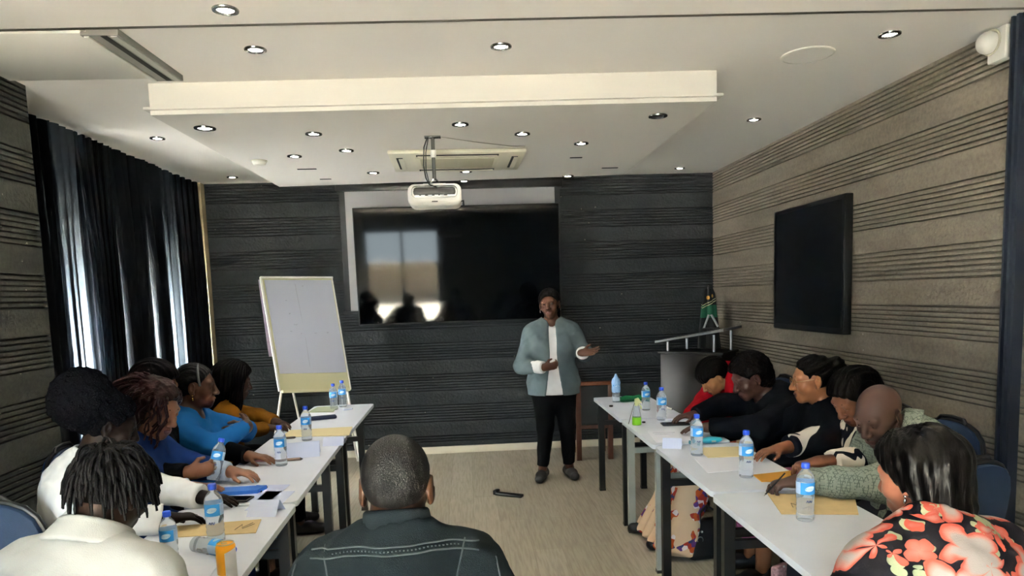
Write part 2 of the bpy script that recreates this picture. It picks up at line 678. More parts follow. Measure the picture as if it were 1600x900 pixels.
for i, (a, b, fo, gl, gr, ln, nm) in enumerate(drapes):
    o = build('curtain', curtain_cloth(a, b, fo, i + 3, gl, gr), M_drape)
    o.location = (-2.5 + (0.012 if i % 2 else 0), 0, 0)
    tag(o, nm, 'curtain', 'navy drapes over the window')
    if ln:  # unseen opaque sheet added behind the drape to stop window light
        c = curtain_cloth(a, b, fo, i + 3, gl, gr)
        c.v = [(x - 0.012, y, z) for x, y, z in c.v]
        build('light_block', c, M_lightblock, o)
o = build('sheer_curtain', curtain_cloth(4.1, 6.84, 22, 99), M_voile)
o.location = (-2.64, 0, 0)
tag(o, 'white sheer curtain behind the navy drapes', 'curtain')

# ------------------------------------------------------------------ ceiling fittings
M_lamp = mat('lamp_lens', '#ffffff', emit='#fff6e8', estr=9)
M_lamp_off = mat('lamp_off', '#3a3733', rough=0.3)


def downlight(x, y, z, label, on=True, r=0.052, tilt=None):
    t = thing('downlight', label, 'ceiling light', (x, y, z), 0, 'recessed downlights')
    prof = [(r * 0.62, -0.001), (r * 0.95, -0.001), (r, -0.004), (r * 0.97, -0.009), (r * 0.72, -0.011), (r * 0.66, -0.006)]
    build('bezel', MB().lathe(prof, n=24, cap=False), M_chrome, t)
    build('lens', MB().lathe([(0.0005, -0.0075), (r * 0.45, -0.0075), (r * 0.64, -0.004), (r * 0.64, -0.001)], n=20), M_lamp if on else M_lamp_off, t)
    if on:
        l = bpy.data.lights.new('downlight_lamp', 'SPOT')
        l.energy = DOWNLIGHT_W
        l.color = (1.0, 0.93, 0.84)
        l.spot_size = math.radians(120)
        l.spot_blend = 0.8
        l.shadow_soft_size = 0.03
        lo = bpy.data.objects.new('downlight_lamp', l)
        lo.location = (x, y, z - 0.03)
        COL.objects.link(lo)


for x, y, z, lb in [
    (-0.869, 2.86, ZC - 0.03, 'recessed downlight on the near ceiling before the dark track'),
    (-0.907, 3.381, ZC, 'recessed downlight between the square air conditioner and ceiling track'),
    (0.211, 3.374, ZC, 'recessed downlight in the middle of the ceiling before the dropped box'),
    (2.015, 3.27, ZC, 'recessed downlight right of the round ceiling speaker'),
    (2.034, 4.857, ZC, 'recessed downlight between the dropped box and the right wall'),
    (2.084, 6.703, ZC, 'recessed downlight above the right back corner'),
    (-2.06, 5.079, ZC, 'recessed downlight above the curtains'),
    (-2.067, 6.653, ZC, 'recessed downlight in the left back corner by the curtain'),
    (-1.419, 4.147, ZB, 'large lit downlight at the near left corner of the dropped box'),
    (-0.857, 4.332, ZB, 'small lit downlight in the dropped box right of its near left lamp'),
    (-1.121, 4.969, ZB, 'downlight in the dropped box, left of the ceiling cassette by the slot'),
    (-0.747, 4.817, ZB, 'downlight in the dropped box just left of the ceiling cassette'),
    (-0.681, 5.667, ZB, 'downlight in the dropped box left of the hanging projector'),
    (0.01, 4.163, ZB, 'downlight in the dropped box above the projector bracket'),
    (0.39, 4.433, ZB, 'downlight in the dropped box right of the projector bracket'),
    (0.809, 4.743, ZB, 'downlight in the dropped box right of the ceiling cassette'),
    (0.044, 5.701, ZB, 'downlight just behind the ceiling cassette'),
    (0.028, 6.16, ZB, 'downlight at the rear edge of the dropped box above the screen'),
    (0.908, 6.03, ZB, 'downlight at the rear right of the dropped box'),
]:
    downlight(x, y, z - 0.0005, lb, r=0.06 if z < 2.6 and 'large' in lb else 0.05)
downlight(1.136, 4.052, ZB - 0.0005, 'unlit downlight at the near right corner of the dropped box', on=False, r=0.055)
for x, y, lb, ln in [(-1.148, 5.47, 'dark slot diffuser left of the ceiling cassette', 0.14), (-1.10, 5.93, 'dark slot diffuser at rear left of the dropped box', 0.09),
                     (0.854, 5.245, 'dark slot diffuser right of the ceiling cassette', 0.09), (1.2, 5.70, 'dark slot diffuser at rear right of the dropped box', 0.13)]:
    tag(build('slot_diffuser', MB().box((x - ln / 2, y - 0.012, ZB - 0.004), (x + ln / 2, y + 0.012, ZB - 0.0005)), M_dark), lb, 'air vent', 'slot diffusers')
t = thing('ceiling_speaker', 'round white ceiling speaker grille near the right wall', 'speaker', (1.761, 3.548, ZC - 0.0005))
build('rim', MB().lathe([(0.118, 0), (0.128, 0), (0.128, -0.006), (0.118, -0.009)], n=32, cap=False), M_white, t)
build('grille', MB().lathe([(0.0005, -0.006), (0.119, -0.006), (0.119, 0)], n=32), mat('speaker_mesh', '#f0ece6', rough=0.7, bump=0.2, bscale=600), t)
t = thing('smoke_detector', 'small white smoke detector under the left edge of dropped box', 'detector', (-1.40, 5.12, ZB - 0.0005))
build('housing', MB().lathe([(0.048, 0), (0.05, -0.012), (0.04, -0.03), (0.02, -0.036), (0.0005, -0.036)], n=20), M_white, t)
build('base', MB().lathe([(0.055, 0), (0.055, -0.006), (0.0005, -0.006)], n=20), M_cream, t)


def cassette(name, label, cx, cy, z, sx, sy, rot, m):
    t = thing(name, label, 'air conditioner', (cx, cy, z), rot)
    a, b = sx / 2, sy / 2
    mb = MB().rbox((-a, -b, -0.03), (a, b, -0.0005), 0.012)
    build('panel', mb, m, t)
    mb = MB()
    for sgn in (-1, 1):
        mb.box((-a * 0.6, sgn * b * 0.80 - 0.022, -0.034), (a * 0.6, sgn * b * 0.80 + 0.022, -0.029))
        mb.box((sgn * a * 0.85 - 0.022, -b * 0.6, -0.034), (sgn * a * 0.85 + 0.022, b * 0.6, -0.029))
    build('air_slot', mb, M_dark, t)
    for sgn in (-1, 1):
        build('vane', MB().box((-a * 0.58, sgn * b * 0.80 - 0.006, -0.040), (a * 0.58, sgn * b * 0.80 + 0.026, -0.035)), m, t)
        build('vane', MB().box((sgn * a * 0.85 - 0.006, -b * 0.58, -0.040), (sgn * a * 0.85 + 0.026, b * 0.58, -0.035)), m, t)
    g = build('intake_grille', MB().rbox((-a * 0.62, -b * 0.58, -0.036), (a * 0.62, b * 0.58, -0.0305), 0.004), m, t)
    mb = MB()
    for i in range(16):
        y = -b * 0.5 + b * i / 15
        mb.box((-a * 0.55, y - 0.004, -0.0375), (a * 0.55, y + 0.004, -0.0362))
    build('grille_slots', mb, mat('grille_shadow', '#9a927c', rough=0.7), g)
    return t


cassette('ceiling_cassette', 'cream ceiling cassette air conditioner behind the projector', -0.02, 5.19, ZB, 0.94, 0.68, 0.02, M_cream)
# square unit at the left, with a deep dark slot on its right side
t = thing('air_conditioner', 'square white ceiling air conditioner with dark slot above the left wall', 'air conditioner', (-1.81, 3.42, ZC - 0.0005))
build('panel', MB().rbox((-0.39, -0.30, -0.02), (0.30, 0.315, -0.002), 0.006), M_white, t)
mb = MB().hexa([(0.27, -0.30, -0.028), (0.42, -0.30, -0.028), (0.44, 0.325, -0.028), (0.29, 0.325, -0.028), (0.27, -0.30, -0.0005), (0.42, -0.30, -0.0005), (0.44, 0.325, -0.0005), (0.29, 0.325, -0.0005)])
build('slot_frame', mb, mat('slot_grey', '#7d7a75', rough=0.5, metal=0.3), t)


def skew(x0, x1, z0, z1, y0=-0.29, y1=0.31):
    k = 0.02
    f = lambda x, y: x + k * (y + 0.30) / 0.625
    return [(f(x0, y0), y0, z0), (f(x1, y0), y0, z0), (f(x1, y1), y1, z0), (f(x0, y1), y1, z0), (f(x0, y0), y0, z1), (f(x1, y0), y0, z1), (f(x1, y1), y1, z1), (f(x0, y1), y1, z1)]


build('air_slot', MB().hexa(skew(0.345, 0.372, -0.0295, -0.0275)), M_dark, t)
build('vane', MB().hexa(skew(0.278, 0.298, -0.034, -0.028)), M_white, t)
build('vane', MB().hexa(skew(0.385, 0.412, -0.032, -0.028)), mat('vane_grey', '#a5a29c', rough=0.5), t)
build('shadow_gap', MB().box((-0.39, 0.315, -0.012), (0.30, 0.327, -0.0005)), M_dark, t)

# projector on its ceiling bracket
t = thing('projector', 'white projector hanging from the dropped ceiling box', 'projector', (-0.163, 4.5, 2.14))
build('body', MB().rbox((-0.165, -0.115, 0.0), (0.165, 0.13, 0.135), 0.042, 4), M_white, t)
pl = build('rear_panel', MB().rbox((-0.140, -0.121, 0.045), (0.140, -0.09, 0.118), 0.03, 4), mat('projector_dark_panel', '#0a0b0e', rough=0.5), t)
mb = MB()
for x in (-0.105, -0.07, -0.028, 0.012, 0.045, 0.09, 0.113):
    mb.box((x - 0.012, -0.124, 0.052), (x + 0.012, -0.120, 0.062))
build('connector', mb, M_steel, pl)
build('maker_mark', MB().box((-0.018, -0.1165, 0.020), (0.018, -0.1145, 0.026)), M_ink, t)
build('power_cable', MB().tube([(0.14, -0.08, 0.02), (0.175, -0.07, 0.03), (0.176, -0.06, -0.005)], 0.005), M_black, t)
br = build('bracket', MB().cyl((0, -0.03, 0.17), (0, -0.03, 0.428), 0.012).box((-0.05, -0.05, 0.421), (0.05, 0.0, 0.429)).box((-0.07, -0.05, 0.136), (0.07, 0.07, 0.143)).tube([(0, -0.03, 0.18), (-0.03, -0.02, 0.14)], 0.006).tube([(0, -0.03, 0.18), (0.035, 0.0, 0.14)], 0.006), M_chrome, t)
build('clamp', MB().cyl((0, -0.03, 0.30), (0, -0.03, 0.345), 0.018), M_white, br)
build('cable', MB().tube([(-0.03, -0.04, 0.425), (-0.055, -0.05, 0.36), (-0.062, -0.06, 0.25), (-0.05, -0.09, 0.17), (-0.03, -0.12, 0.125), (0.02, -0.125, 0.105)], 0.004), M_black, t)
build('cable', MB().tube([(-0.025, -0.04, 0.425), (-0.045, -0.05, 0.33), (-0.048, -0.06, 0.22), (-0.03, -0.10, 0.14)], 0.003), M_black, t)
tag(build('ceiling_wire', MB().tube([(-0.12, 4.47, ZB - 0.004), (0.1, 4.62, ZB - 0.008), (0.35, 4.78, ZB - 0.006), (0.44, 4.80, ZB - 0.004)], 0.0022, 6), mat('wire_grey', '#8f8a7e')), 'thin grey wire along the dropped ceiling from projector bracket', 'wire')

# security camera
t = thing('security_camera', 'white dome security camera high on the right wall', 'camera', (XR - 0.001, 3.19, 2.62))
build('bracket', MB().rbox((-0.05, -0.06, -0.05), (0.0, 0.05, 0.10), 0.008), M_white, t)
build('arm', MB().cyl((-0.04, 0, 0.04), (-0.06, 0.01, 0.045), 0.03), M_white, t)
h = build('dome', MB().sphere((-0.085, 0.0, 0.035), 0.05), M_white, t)
build('dome_ring', MB().tube([(-0.07, 0.053 * math.cos(a), 0.037 + 0.053 * math.sin(a)) for a in [2 * PI * i / 24 for i in range(24)]], 0.005, 6, closed=True), M_cream, h)

# ------------------------------------------------------------------ screens on the walls
M_tv = mat('tv_glass', '#030405', rough=0.05, spec=0.15)
t = thing('television', 'large black wall television on the back wall', 'television', (-0.05, 6.86, 1.33))
Mt = Matrix.Rotation(math.radians(2.5), 4, 'X')
build('casing', MB().rbox((-0.985, 0.0, 0.0), (0.985, 0.045, 1.115), 0.006, 2, Mt), M_black, t)
build('screen', MB().box((-0.973, -0.003, 0.014), (0.973, 0.002, 1.103), Mt), M_tv, t)
build('wall_mount', MB().box((-0.3, 0.05, 0.3), (0.3, 0.122, 0.8)), M_black, t)
t = thing('projection_screen', 'white projection screen with black border behind the television', 'screen', (-0.105, 6.985, 1.44))
build('fabric', MB().box((-1.02, 0.0, 0.03), (1.02, 0.004, 1.18)), mat('screen_fabric', '#b9b6b8', rough=0.8), t)
build('border', MB().box((-1.075, -0.002, 0.02), (-1.02, 0.006, 1.18)), M_black, t)
build('border', MB().box((1.02, -0.002, 0.02), (1.075, 0.006, 1.18)), M_black, t)
build('case', MB().rbox((-1.10, -0.05, 1.18), (1.10, 0.035, 1.255), 0.01), M_black, t)
build('bottom_bar', MB().rbox((-1.09, -0.012, 0.0), (1.09, 0.014, 0.03), 0.004), M_black, t)
t = thing('wall_monitor', 'black wall screen on the grooved right wall', 'screen', (XR - 0.001, 4.96, 1.245))
build('casing', MB().rbox((-0.055, -0.52, 0.0), (0.0, 0.52, 0.915), 0.006), M_black, t)
build('bezel', MB().box((-0.060, -0.515, 0.005), (-0.055, -0.49, 0.91)).box((-0.060, 0.49, 0.005), (-0.055, 0.515, 0.91)).box((-0.060, -0.49, 0.005), (-0.055, 0.49, 0.04)).box((-0.060, -0.49, 0.885), (-0.055, 0.49, 0.91)), mat('bezel_black', '#15171a', rough=0.3), t)
build('screen', MB().box((-0.0575, -0.49, 0.04), (-0.055, 0.49, 0.885)), mat('screen_navy', '#07090d', rough=0.3, spec=0.4), t)

# ------------------------------------------------------------------ flip chart
def pt(a, b, u):
    return a + (b - a) * u


BL, BR, TL, TR = Vector((-1.587, 5.95, 0.845)), Vector((-1.063, 6.27, 0.797)), Vector((-1.724, 6.12, 1.783)), Vector((-1.20, 6.44, 1.774))
nrm = (BR - BL).cross(TL - BL).normalized()
if nrm.y > 0:
    nrm = -nrm
t = thing('flip_chart', 'white flip chart easel with a nearly blank pad by the back wall', 'easel', (-1.3, 6.2, 0))


def loc(p):
    return Vector(p) - t.location


def plate(mb, u0, u1, v0, v1, o0, o1):
    P = lambda u, v, o: loc(pt(pt(BL, BR, u), pt(TL, TR, u), v) + nrm * o)
    return mb.hexa([P(u0, v0, o0), P(u1, v0, o0), P(u1, v1, o0), P(u0, v1, o0), P(u0, v0, o1), P(u1, v0, o1), P(u1, v1, o1), P(u0, v1, o1)])


build('board', plate(MB(), 0, 1, 0, 1, 0, 0.016), mat('easel_board', '#c4c09a', rough=0.6), t)
pad = build('paper_pad', plate(MB(), 0.03, 0.985, 0.145, 0.985, 0.017, 0.024), mat('flip_paper', '#b4b7c4', rough=0.8), t)
mb = MB()
rs = random.Random(3)
for (u, v, w) in ((0.28, 0.80, 0.02), (0.30, 0.68, 0.02), (0.36, 0.58, 0.05), (0.28, 0.52, 0.03), (0.42, 0.50, 0.02), (0.62, 0.50, 0.03), (0.80, 0.505, 0.02), (0.55, 0.93, 0.02)):
    P = lambda a, b: loc(pt(pt(BL, BR, a), pt(TL, TR, a), b) + nrm * 0.0248)
    pts = [P(u + w * (k / 5 - 0.5), v + rs.uniform(-0.006, 0.006)) for k in range(6)]
    mb.tube(pts, 0.0014, 4)
for u in (0.46,):
    mb.tube([P(u, 0.2), P(u + 0.005, 0.5), P(u - 0.015, 0.95)], 0.0009, 4)
build('pen_marks', mb, mat('faint_ink', '#7d7f88'), pad)
build('frame', plate(plate(plate(MB(), -0.022, 0.0, -0.01, 1.01, -0.002, 0.024), 1.0, 1.015, -0.01, 1.01, -0.002, 0.02), -0.02, 1.015, 1.0, 1.016, -0.002, 0.03), M_white, t)
build('pen_tray', plate(MB(), 0.02, 0.98, -0.025, 0.0, 0.0, 0.05), mat('tray_cream', '#c9c49f', rough=0.5), t)
sh = MB()
P = lambda u, v, o: loc(pt(pt(BL, BR, u), pt(TL, TR, u), v) + nrm * o)
sh.hexa([P(-0.02, 0.32, -0.09), P(0.5, 0.32, -0.09), P(0.5, 1.0, -0.02), P(-0.03, 1.0, -0.02), P(-0.02, 0.32, -0.094), P(0.5, 0.32, -0.094), P(0.5, 1.0, -0.024), P(-0.03, 1.0, -0.024)])
build('flipped_sheet', sh, mat('lilac_paper', '#b9a7bd', rough=0.8), t)
build('leg', MB().tube([loc(pt(BL, BR, 0.03) - nrm * 0.012), loc((-1.71, 5.82, 0.0))], 0.011), M_white, t)
build('leg', MB().tube([loc(pt(BL, BR, 0.97) - nrm * 0.012), loc((-0.98, 6.22, 0.0))], 0.011), M_white, t)
build('leg', MB().tube([loc(pt(TL, TR, 0.1) - nrm * 0.012), loc((-1.56, 6.72, 0.0))], 0.011), M_white, t)
build('leg', MB().tube([loc(pt(TL, TR, 0.9) - nrm * 0.012), loc((-1.12, 6.85, 0.0))], 0.011), M_white, t)

# ------------------------------------------------------------------ lectern and flag
C0 = Vector((2.20, 5.93, 0))
ang = math.radians(135)
t = thing('lectern', 'dark brown lectern with slanted top on steel posts in back corner', 'lectern', C0, math.radians(-42))
# local: x runs back along the lit face towards -x, y into the body
build('cabinet', MB().rbox((-0.58, 0.0, 0.03), (0.0, 0.34, 1.0), 0.004), M_lectern, t)
build('top_board', MB().rbox((-0.60, -0.02, 1.0), (0.02, 0.36, 1.02), 0.003), M_black, t)
build('plinth', MB().box((-0.56, 0.02, 0.0), (-0.02, 0.32, 0.03)), M_black, t)
for px, py, h in ((-0.52, 0.03, 0.085), (-0.08, 0.03, 0.15), (-0.45, 0.29, 0.10), (-0.03, 0.30, 0.175)):
    build('post', MB().cyl((px, py, 1.02), (px, py, 1.02 + h), 0.013), M_steel, t)
mb = MB().hexa([(-0.62, -0.03, 1.095), (0.03, -0.03, 1.205), (0.03, 0.40, 1.215), (-0.62, 0.40, 1.105), (-0.62, -0.03, 1.115), (0.03, -0.03, 1.225), (0.03, 0.40, 1.235), (-0.62, 0.40, 1.125)])
build('reading_desk', mb, mat('desk_edge', '#77787a', rough=0.35, metal=0.5), t)
tn = thing('display_stand', 'small grey triangular stand on the lectern top', 'stand', (2.19, 6.17, 1.215), math.radians(-42))
build('frame', MB().tube([(-0.075, 0.02, 0.0), (-0.03, 0.03, 0.125), (-0.005, 0.03, 0.125), (0.06, 0.02, 0.02)], 0.010, 6), mat('stand_grey', '#8e9092', rough=0.5), tn)
build('foot', MB().box((-0.085, 0.005, -0.002), (0.07, 0.04, 0.008)), M_legblack, tn)


def flag_material():
    m = mat('flag_cloth', '#0a3b2a', rough=0.75)
    g = NT(m)
    tc = g.n('TexCoord')
    s = g.n('SeparateXYZ')
    g.link(tc.outputs['Object'], s.inputs[0])
    z = s.outputs['Z']
    x = s.outputs['X']
    green = g.math('MULTIPLY', g.math('GREATER_THAN', z, 1.30), g.math('LESS_THAN', z, 1.42))
    zz = g.math('SUBTRACT', z, g.math('MULTIPLY', x, 0.5))
    st = g.math('MULTIPLY', g.math('GREATER_THAN', zz, 1.425), g.math('LESS_THAN', zz, 1.433))
    st2 = g.math('MULTIPLY', g.math('GREATER_THAN', zz, 1.448), g.math('LESS_THAN', zz, 1.455))
    c = g.mix(green, lin('#0b0d0e'), lin('#0c5a3e'))
    c = g.mix(g.math('ADD', st, st2), c, lin('#b8b088'))
    for cx in (-0.018, 0.024):
        d = g.math('ADD', g.math('POWER', g.math('SUBTRACT', x, cx), 2), g.math('POWER', g.math('MULTIPLY', g.math('SUBTRACT', z, 1.497 + cx * 0.35), 0.7), 2))
        c = g.mix(g.math('LESS_THAN', d, 0.00016), c, lin('#c08a3a'))
    g.link(c, g.b.inputs['Base Color'])
    return m


t = thing('furled_flag', 'furled dark green and black flag with gold marks behind the lectern', 'flag', (2.33, 6.62, 0))
build('pole', MB().cyl((0, 0, 0.02), (0, 0, 1.60), 0.011).sphere((0, 0, 1.605), 0.016), M_black, t)
build('base', MB().lathe([(0.1, 0.0), (0.1, 0.015), (0.03, 0.03), (0.015, 0.05)], n=20), M_black, t)
mb = MB()
vs, fs = [], []
N = 40
rows = [(1.575, 0.035), (1.53, 0.05), (1.45, 0.06), (1.35, 0.068), (1.2, 0.085), (1.0, 0.1), (0.8, 0.11)]
for z, r in rows:
    for k in range(N):
        a = 2 * PI * k / N
        rr = r * (1 + 0.22 * math.sin(5 * a + z * 2) + 0.1 * math.sin(9 * a))
        vs.append((rr * math.cos(a), rr * math.sin(a) * 0.8, z))
for i in range(len(rows) - 1):
    for k in range(N):
        fs.append((i * N + k, i * N + (k + 1) % N, (i + 1) * N + (k + 1) % N, (i + 1) * N + k))
fs.append(tuple(range(N)))
fs.append(tuple((len(rows) - 1) * N + k for k in range(N)))
build('cloth', mb.add(vs, fs), flag_material(), t)

# ------------------------------------------------------------------ wooden chair behind the speaker
t = thing('wooden_chair', 'dark red wooden chair with dark panel back behind the standing person', 'chair', (1.165, 6.45, 0))
for sx in (-1, 1):
    build('leg', MB().hexa([(sx * 0.15 - 0.024, -0.02, 0), (sx * 0.15 + 0.024, -0.02, 0), (sx * 0.15 + 0.024, 0.03, 0), (sx * 0.15 - 0.024, 0.03, 0),
                            (sx * 0.15 - 0.022, -0.05, 0.745), (sx * 0.15 + 0.022, -0.05, 0.745), (sx * 0.15 + 0.022, -0.015, 0.745), (sx * 0.15 - 0.022, -0.015, 0.745)]), M_wood, t, bevel=0.003)
    build('leg', MB().box((sx * 0.15 - 0.02, 0.33, 0), (sx * 0.15 + 0.02, 0.37, 0.42)), M_wood, t, bevel=0.003)
build('top_rail', MB().rbox((-0.172, -0.055, 0.715), (0.172, -0.012, 0.75), 0.006), mat('lit_rail_wood', '#6b3a1f', rough=0.4), t)  # brighter tone of the lit rail put into its wood colour
build('stretcher', MB().box((-0.13, -0.015, 0.30), (0.13, 0.015, 0.335)), M_wood, t)
build('back_panel', MB().box((-0.128, -0.035, 0.36), (0.128, -0.015, 0.71)), mat('dark_panel', '#15191a', rough=0.6), t)
build('seat', MB().rbox((-0.18, 0.0, 0.42), (0.18, 0.39, 0.455), 0.01), M_wood, t)

# ------------------------------------------------------------------ tables
def table(label, x0, x1, y0, y1, legs, m_leg, rot=0.0):
    cx, cy = (x0 + x1) / 2, (y0 + y1) / 2
    t = thing('folding_table', label, 'table', (cx, cy, 0), rot, 'narrow white meeting tables')
    a, b = (x1 - x0) / 2, (y1 - y0) / 2
    r = 0.03
    poly = []
    for (sx, sy, a0) in ((1, 1, 0), (-1, 1, 90), (-1, -1, 180), (1, -1, 270)):
        for k in range(5):
            an = math.radians(a0 + 90 * k / 4)
            poly.append((sx * (a - r) + r * math.cos(an), sy * (b - r) + r * math.sin(an)))
    top = build('table_top', MB().prism(poly, 0.718, 0.742), M_top, t)
    for ly in legs:
        y = ly - cy
        for sx in (-1, 1):
            lg = build('leg', MB().box((sx * (a - 0.05) - 0.022, y - 0.018, 0.018), (sx * (a - 0.05) + 0.022, y + 0.018, 0.717)), m_leg, t)
            build('foot_cap', MB().box((sx * (a - 0.05) - 0.024, y - 0.02, 0.0), (sx * (a - 0.05) + 0.024, y + 0.02, 0.018)), M_black, lg)
        build('crossbar', MB().box((-(a - 0.072), y - 0.014, 0.53), (a - 0.072, y + 0.014, 0.565)), m_leg, t)
    build('apron', MB().box((-0.02, -b + 0.12, 0.68), (0.02, b - 0.12, 0.717)), M_legblack, t)
    return t


table('farthest white table of the left row by the flip chart', -1.24, -0.77, 4.40, 5.66, (5.22, 4.47), M_legblack, 0.0)
table('middle white table of the left row with bottles and envelopes', -1.225, -0.757, 2.93, 4.375, (4.32, 3.86, 2.99), M_legblack, 0.017)
table('nearest white table of the left row with the orange can', -1.20, -0.73, 2.05, 2.905, (2.86, 2.12), M_legblack, 0.017)
table('farthest white table of the right row with black legs', 0.985, 1.42, 4.49, 5.48, (5.42, 4.56), M_legblack)
table('second white table of the right row with grey legs', 0.985, 1.42, 3.68, 4.465, (4.42, 3.74), M_leggrey)
table('third white table of the right row with black legs', 0.985, 1.44, 2.76, 3.655, (3.62, 2.81), M_legblack)
table('nearest white table of the right row', 0.97, 1.45, 1.84, 2.735, (2.68, 1.92), M_legblack)

# ------------------------------------------------------------------ banquet chairs
def make_chair(label):
    t = thing('banquet_chair', label, 'chair', (0, 0, 0), 0, 'blue banquet chairs')
    build('seat', MB().rbox((-0.21, -0.19, 0.405), (0.21, 0.23, 0.462), 0.025, 3), M_chairblue, t)
    Mb = Matrix.Translation((0, -0.255, 0.46)) @ Matrix.Rotation(math.radians(9), 4, 'X')
    # rounded-trapezoid back cushion
    half = []
    for z, w in ((0.04, 0.185), (0.12, 0.195), (0.25, 0.205), (0.33, 0.20), (0.385, 0.18), (0.42, 0.145), (0.44, 0.10), (0.45, 0.05)):
        half.append((w, z))
    poly = [(x, z) for x, z in half] + [(0, 0.452)] + [(-x, z) for x, z in reversed(half)]
    Mp = Mb @ Matrix.Rotation(PI / 2, 4, 'X')
    bk = build('backrest', MB().prism(poly, -0.03, 0.022, Mp), M_chairblue, t, bevel=0.008)
    rim = [Mb @ Vector((x * 1.02, 0.004, z * 1.01)) for x, z in poly]
    build('back_frame', MB().tube(rim, 0.011, 8), M_black, t)
    build('handle', MB().tube([Mb @ Vector((x, 0.012, z)) for x, z in ((-0.09, 0.447), (-0.07, 0.468), (0, 0.475), (0.07, 0.468), (0.09, 0.447))], 0.009, 8), M_black, t)
    mb = MB()
    for x, z in ((0.185, 0.13), (0.187, 0.19), (-0.185, 0.13), (-0.187, 0.19)):
        p = Mb @ Vector((x, -0.02, z))
        mb.sphere(p, 0.006, 8, 6)
    build('rivets', mb, M_steel, bk)
    for sx in (-1, 1):
        build('leg', MB().tube([(sx * 0.19, 0.19, 0.41), (sx * 0.2, 0.22, 0.0)], 0.012), M_black, t)
        build('leg', MB().tube([Mb @ Vector((sx * 0.19, 0.0, 0.06)), (sx * 0.19, -0.2, 0.41), (sx * 0.2, -0.27, 0.0)], 0.012), M_black, t)
    build('stretcher', MB().tube([(-0.19, 0.205, 0.22), (0.19, 0.205, 0.22)], 0.007), M_black, t)
    return t


chair0 = make_chair('blue banquet chair behind the bald person, its whole back visible near the right wall')
chair0.location = (1.735, 2.70, 0)
chair0.rotation_euler = (0, 0, math.radians(20))


def seat_for(hip, th, label):
    dup(chair0, (hip[0], hip[1], 0), -math.radians(th), label)

# ------------------------------------------------------------------ things on the tables
ZT = 0.742


def clear_plastic(name, tint, mixd=0.2):
    m = bpy.data.materials.new(name)
    m.use_nodes = True
    nt = m.node_tree
    b = nt.nodes['Principled BSDF']
    b.inputs['Base Color'].default_value = lin(tint)
    b.inputs['Roughness'].default_value = 0.06
    b.inputs['Transmission Weight'].default_value = 1.0
    b.inputs['IOR'].default_value = 1.25
    t = nt.nodes.new('ShaderNodeBsdfDiffuse')
    t.inputs[0].default_value = lin(tint)
    mx = nt.nodes.new('ShaderNodeMixShader')
    mx.inputs[0].default_value = mixd
    nt.links.new(b.outputs[0], mx.inputs[1])
    nt.links.new(t.outputs[0], mx.inputs[2])
    nt.links.new(mx.outputs[0], nt.nodes['Material Output'].inputs[0])
    return m


M_pet = clear_plastic('clear_plastic', '#eef4fb')
M_petgreen = clear_plastic('green_plastic', '#2f8f5a', 0.25)
M_liquid = mat('green_liquid', '#7cc62a', rough=0.2)


def label_material():
    m = mat('bottle_label', '#2a86cf', rough=0.45)
    g = NT(m)
    tc = g.n('TexCoord')
    s = g.n('SeparateXYZ')
    g.link(tc.outputs['Object'], s.inputs[0])
    x, y, z = s.outputs
    # white leaf shaped emblem on the blue band
    ex = g.math('POWER', g.math('DIVIDE', g.math('SUBTRACT', x, 0.002), 0.017), 2)
    ez = g.math('POWER', g.math('DIVIDE', g.math('SUBTRACT', z, g.math('ADD', 0.121, g.math('MULTIPLY', x, 0.15))), 0.0095), 2)
    leaf = g.math('LESS_THAN', g.math('ADD', ex, ez), 1.0)
    wv = g.n('TexNoise')
    wv.inputs['Scale'].default_value = 420
    g.link(tc.outputs['Object'], wv.inputs['Vector'])
    txt = g.math('MULTIPLY', g.math('GREATER_THAN', wv.outputs['Fac'], 0.56), g.math('LESS_THAN', g.math('ABSOLUTE', g.math('SUBTRACT', z, 0.121)), 0.003))
    c = g.mix(leaf, lin('#2a86cf'), lin('#e4edf7'))
    c = g.mix(g.math('MULTIPLY', leaf, txt), c, lin('#6fa7d8'))
    side = g.math('GREATER_THAN', g.math('ABSOLUTE', x), 0.0265)
    c = g.mix(g.math('MULTIPLY', side, 0.6), c, lin('#dbe7f2'))
    g.link(c, g.b.inputs['Base Color'])
    return m


M_label = label_material()


def bottle(label, x, y, z=ZT, s=1.0, cap=True, tilt=None, rot=0.0):
    t = thing('water_bottle', label, 'bottle', (x, y, z), rot, 'water bottles')
    t.scale = (s, s, s)
    if tilt:
        t.rotation_euler = tilt
    prof = [(0.0005, 0.004), (0.02, 0.003), (0.027, 0.0), (0.0305, 0.004), (0.031, 0.02), (0.0285, 0.03), (0.031, 0.04), (0.029, 0.05), (0.031, 0.06), (0.029, 0.072), (0.0312, 0.085),
            (0.0312, 0.148), (0.029, 0.158), (0.022, 0.172), (0.0145, 0.182), (0.0125, 0.186), (0.0125, 0.198), (0.0005, 0.198)]
    body = build('bottle_body', MB().lathe(prof, n=24, cap=False), M_pet, t)
    build('paper_label', MB().lathe([(0.0318, 0.1), (0.0318, 0.142)], n=28, cap=False), M_label, t)
    if cap:
        build('cap', MB().lathe([(0.0005, 0.190), (0.0142, 0.190), (0.0148, 0.192), (0.0146, 0.207), (0.013, 0.2095), (0.0005, 0.21)], n=20), M_bluecap, t)
    mb = MB()
    pts = [(0.030 * math.sin(a), -0.0316 * math.cos(a), 0.075 + 0.004 * math.sin(a * 22)) for a in [-0.35 + 0.7 * k / 18 for k in range(19)]]
    mb.tube(pts, 0.0014, 4)
    build('printed_mark', mb, mat('label_ink', '#26386e'), t)
    return t


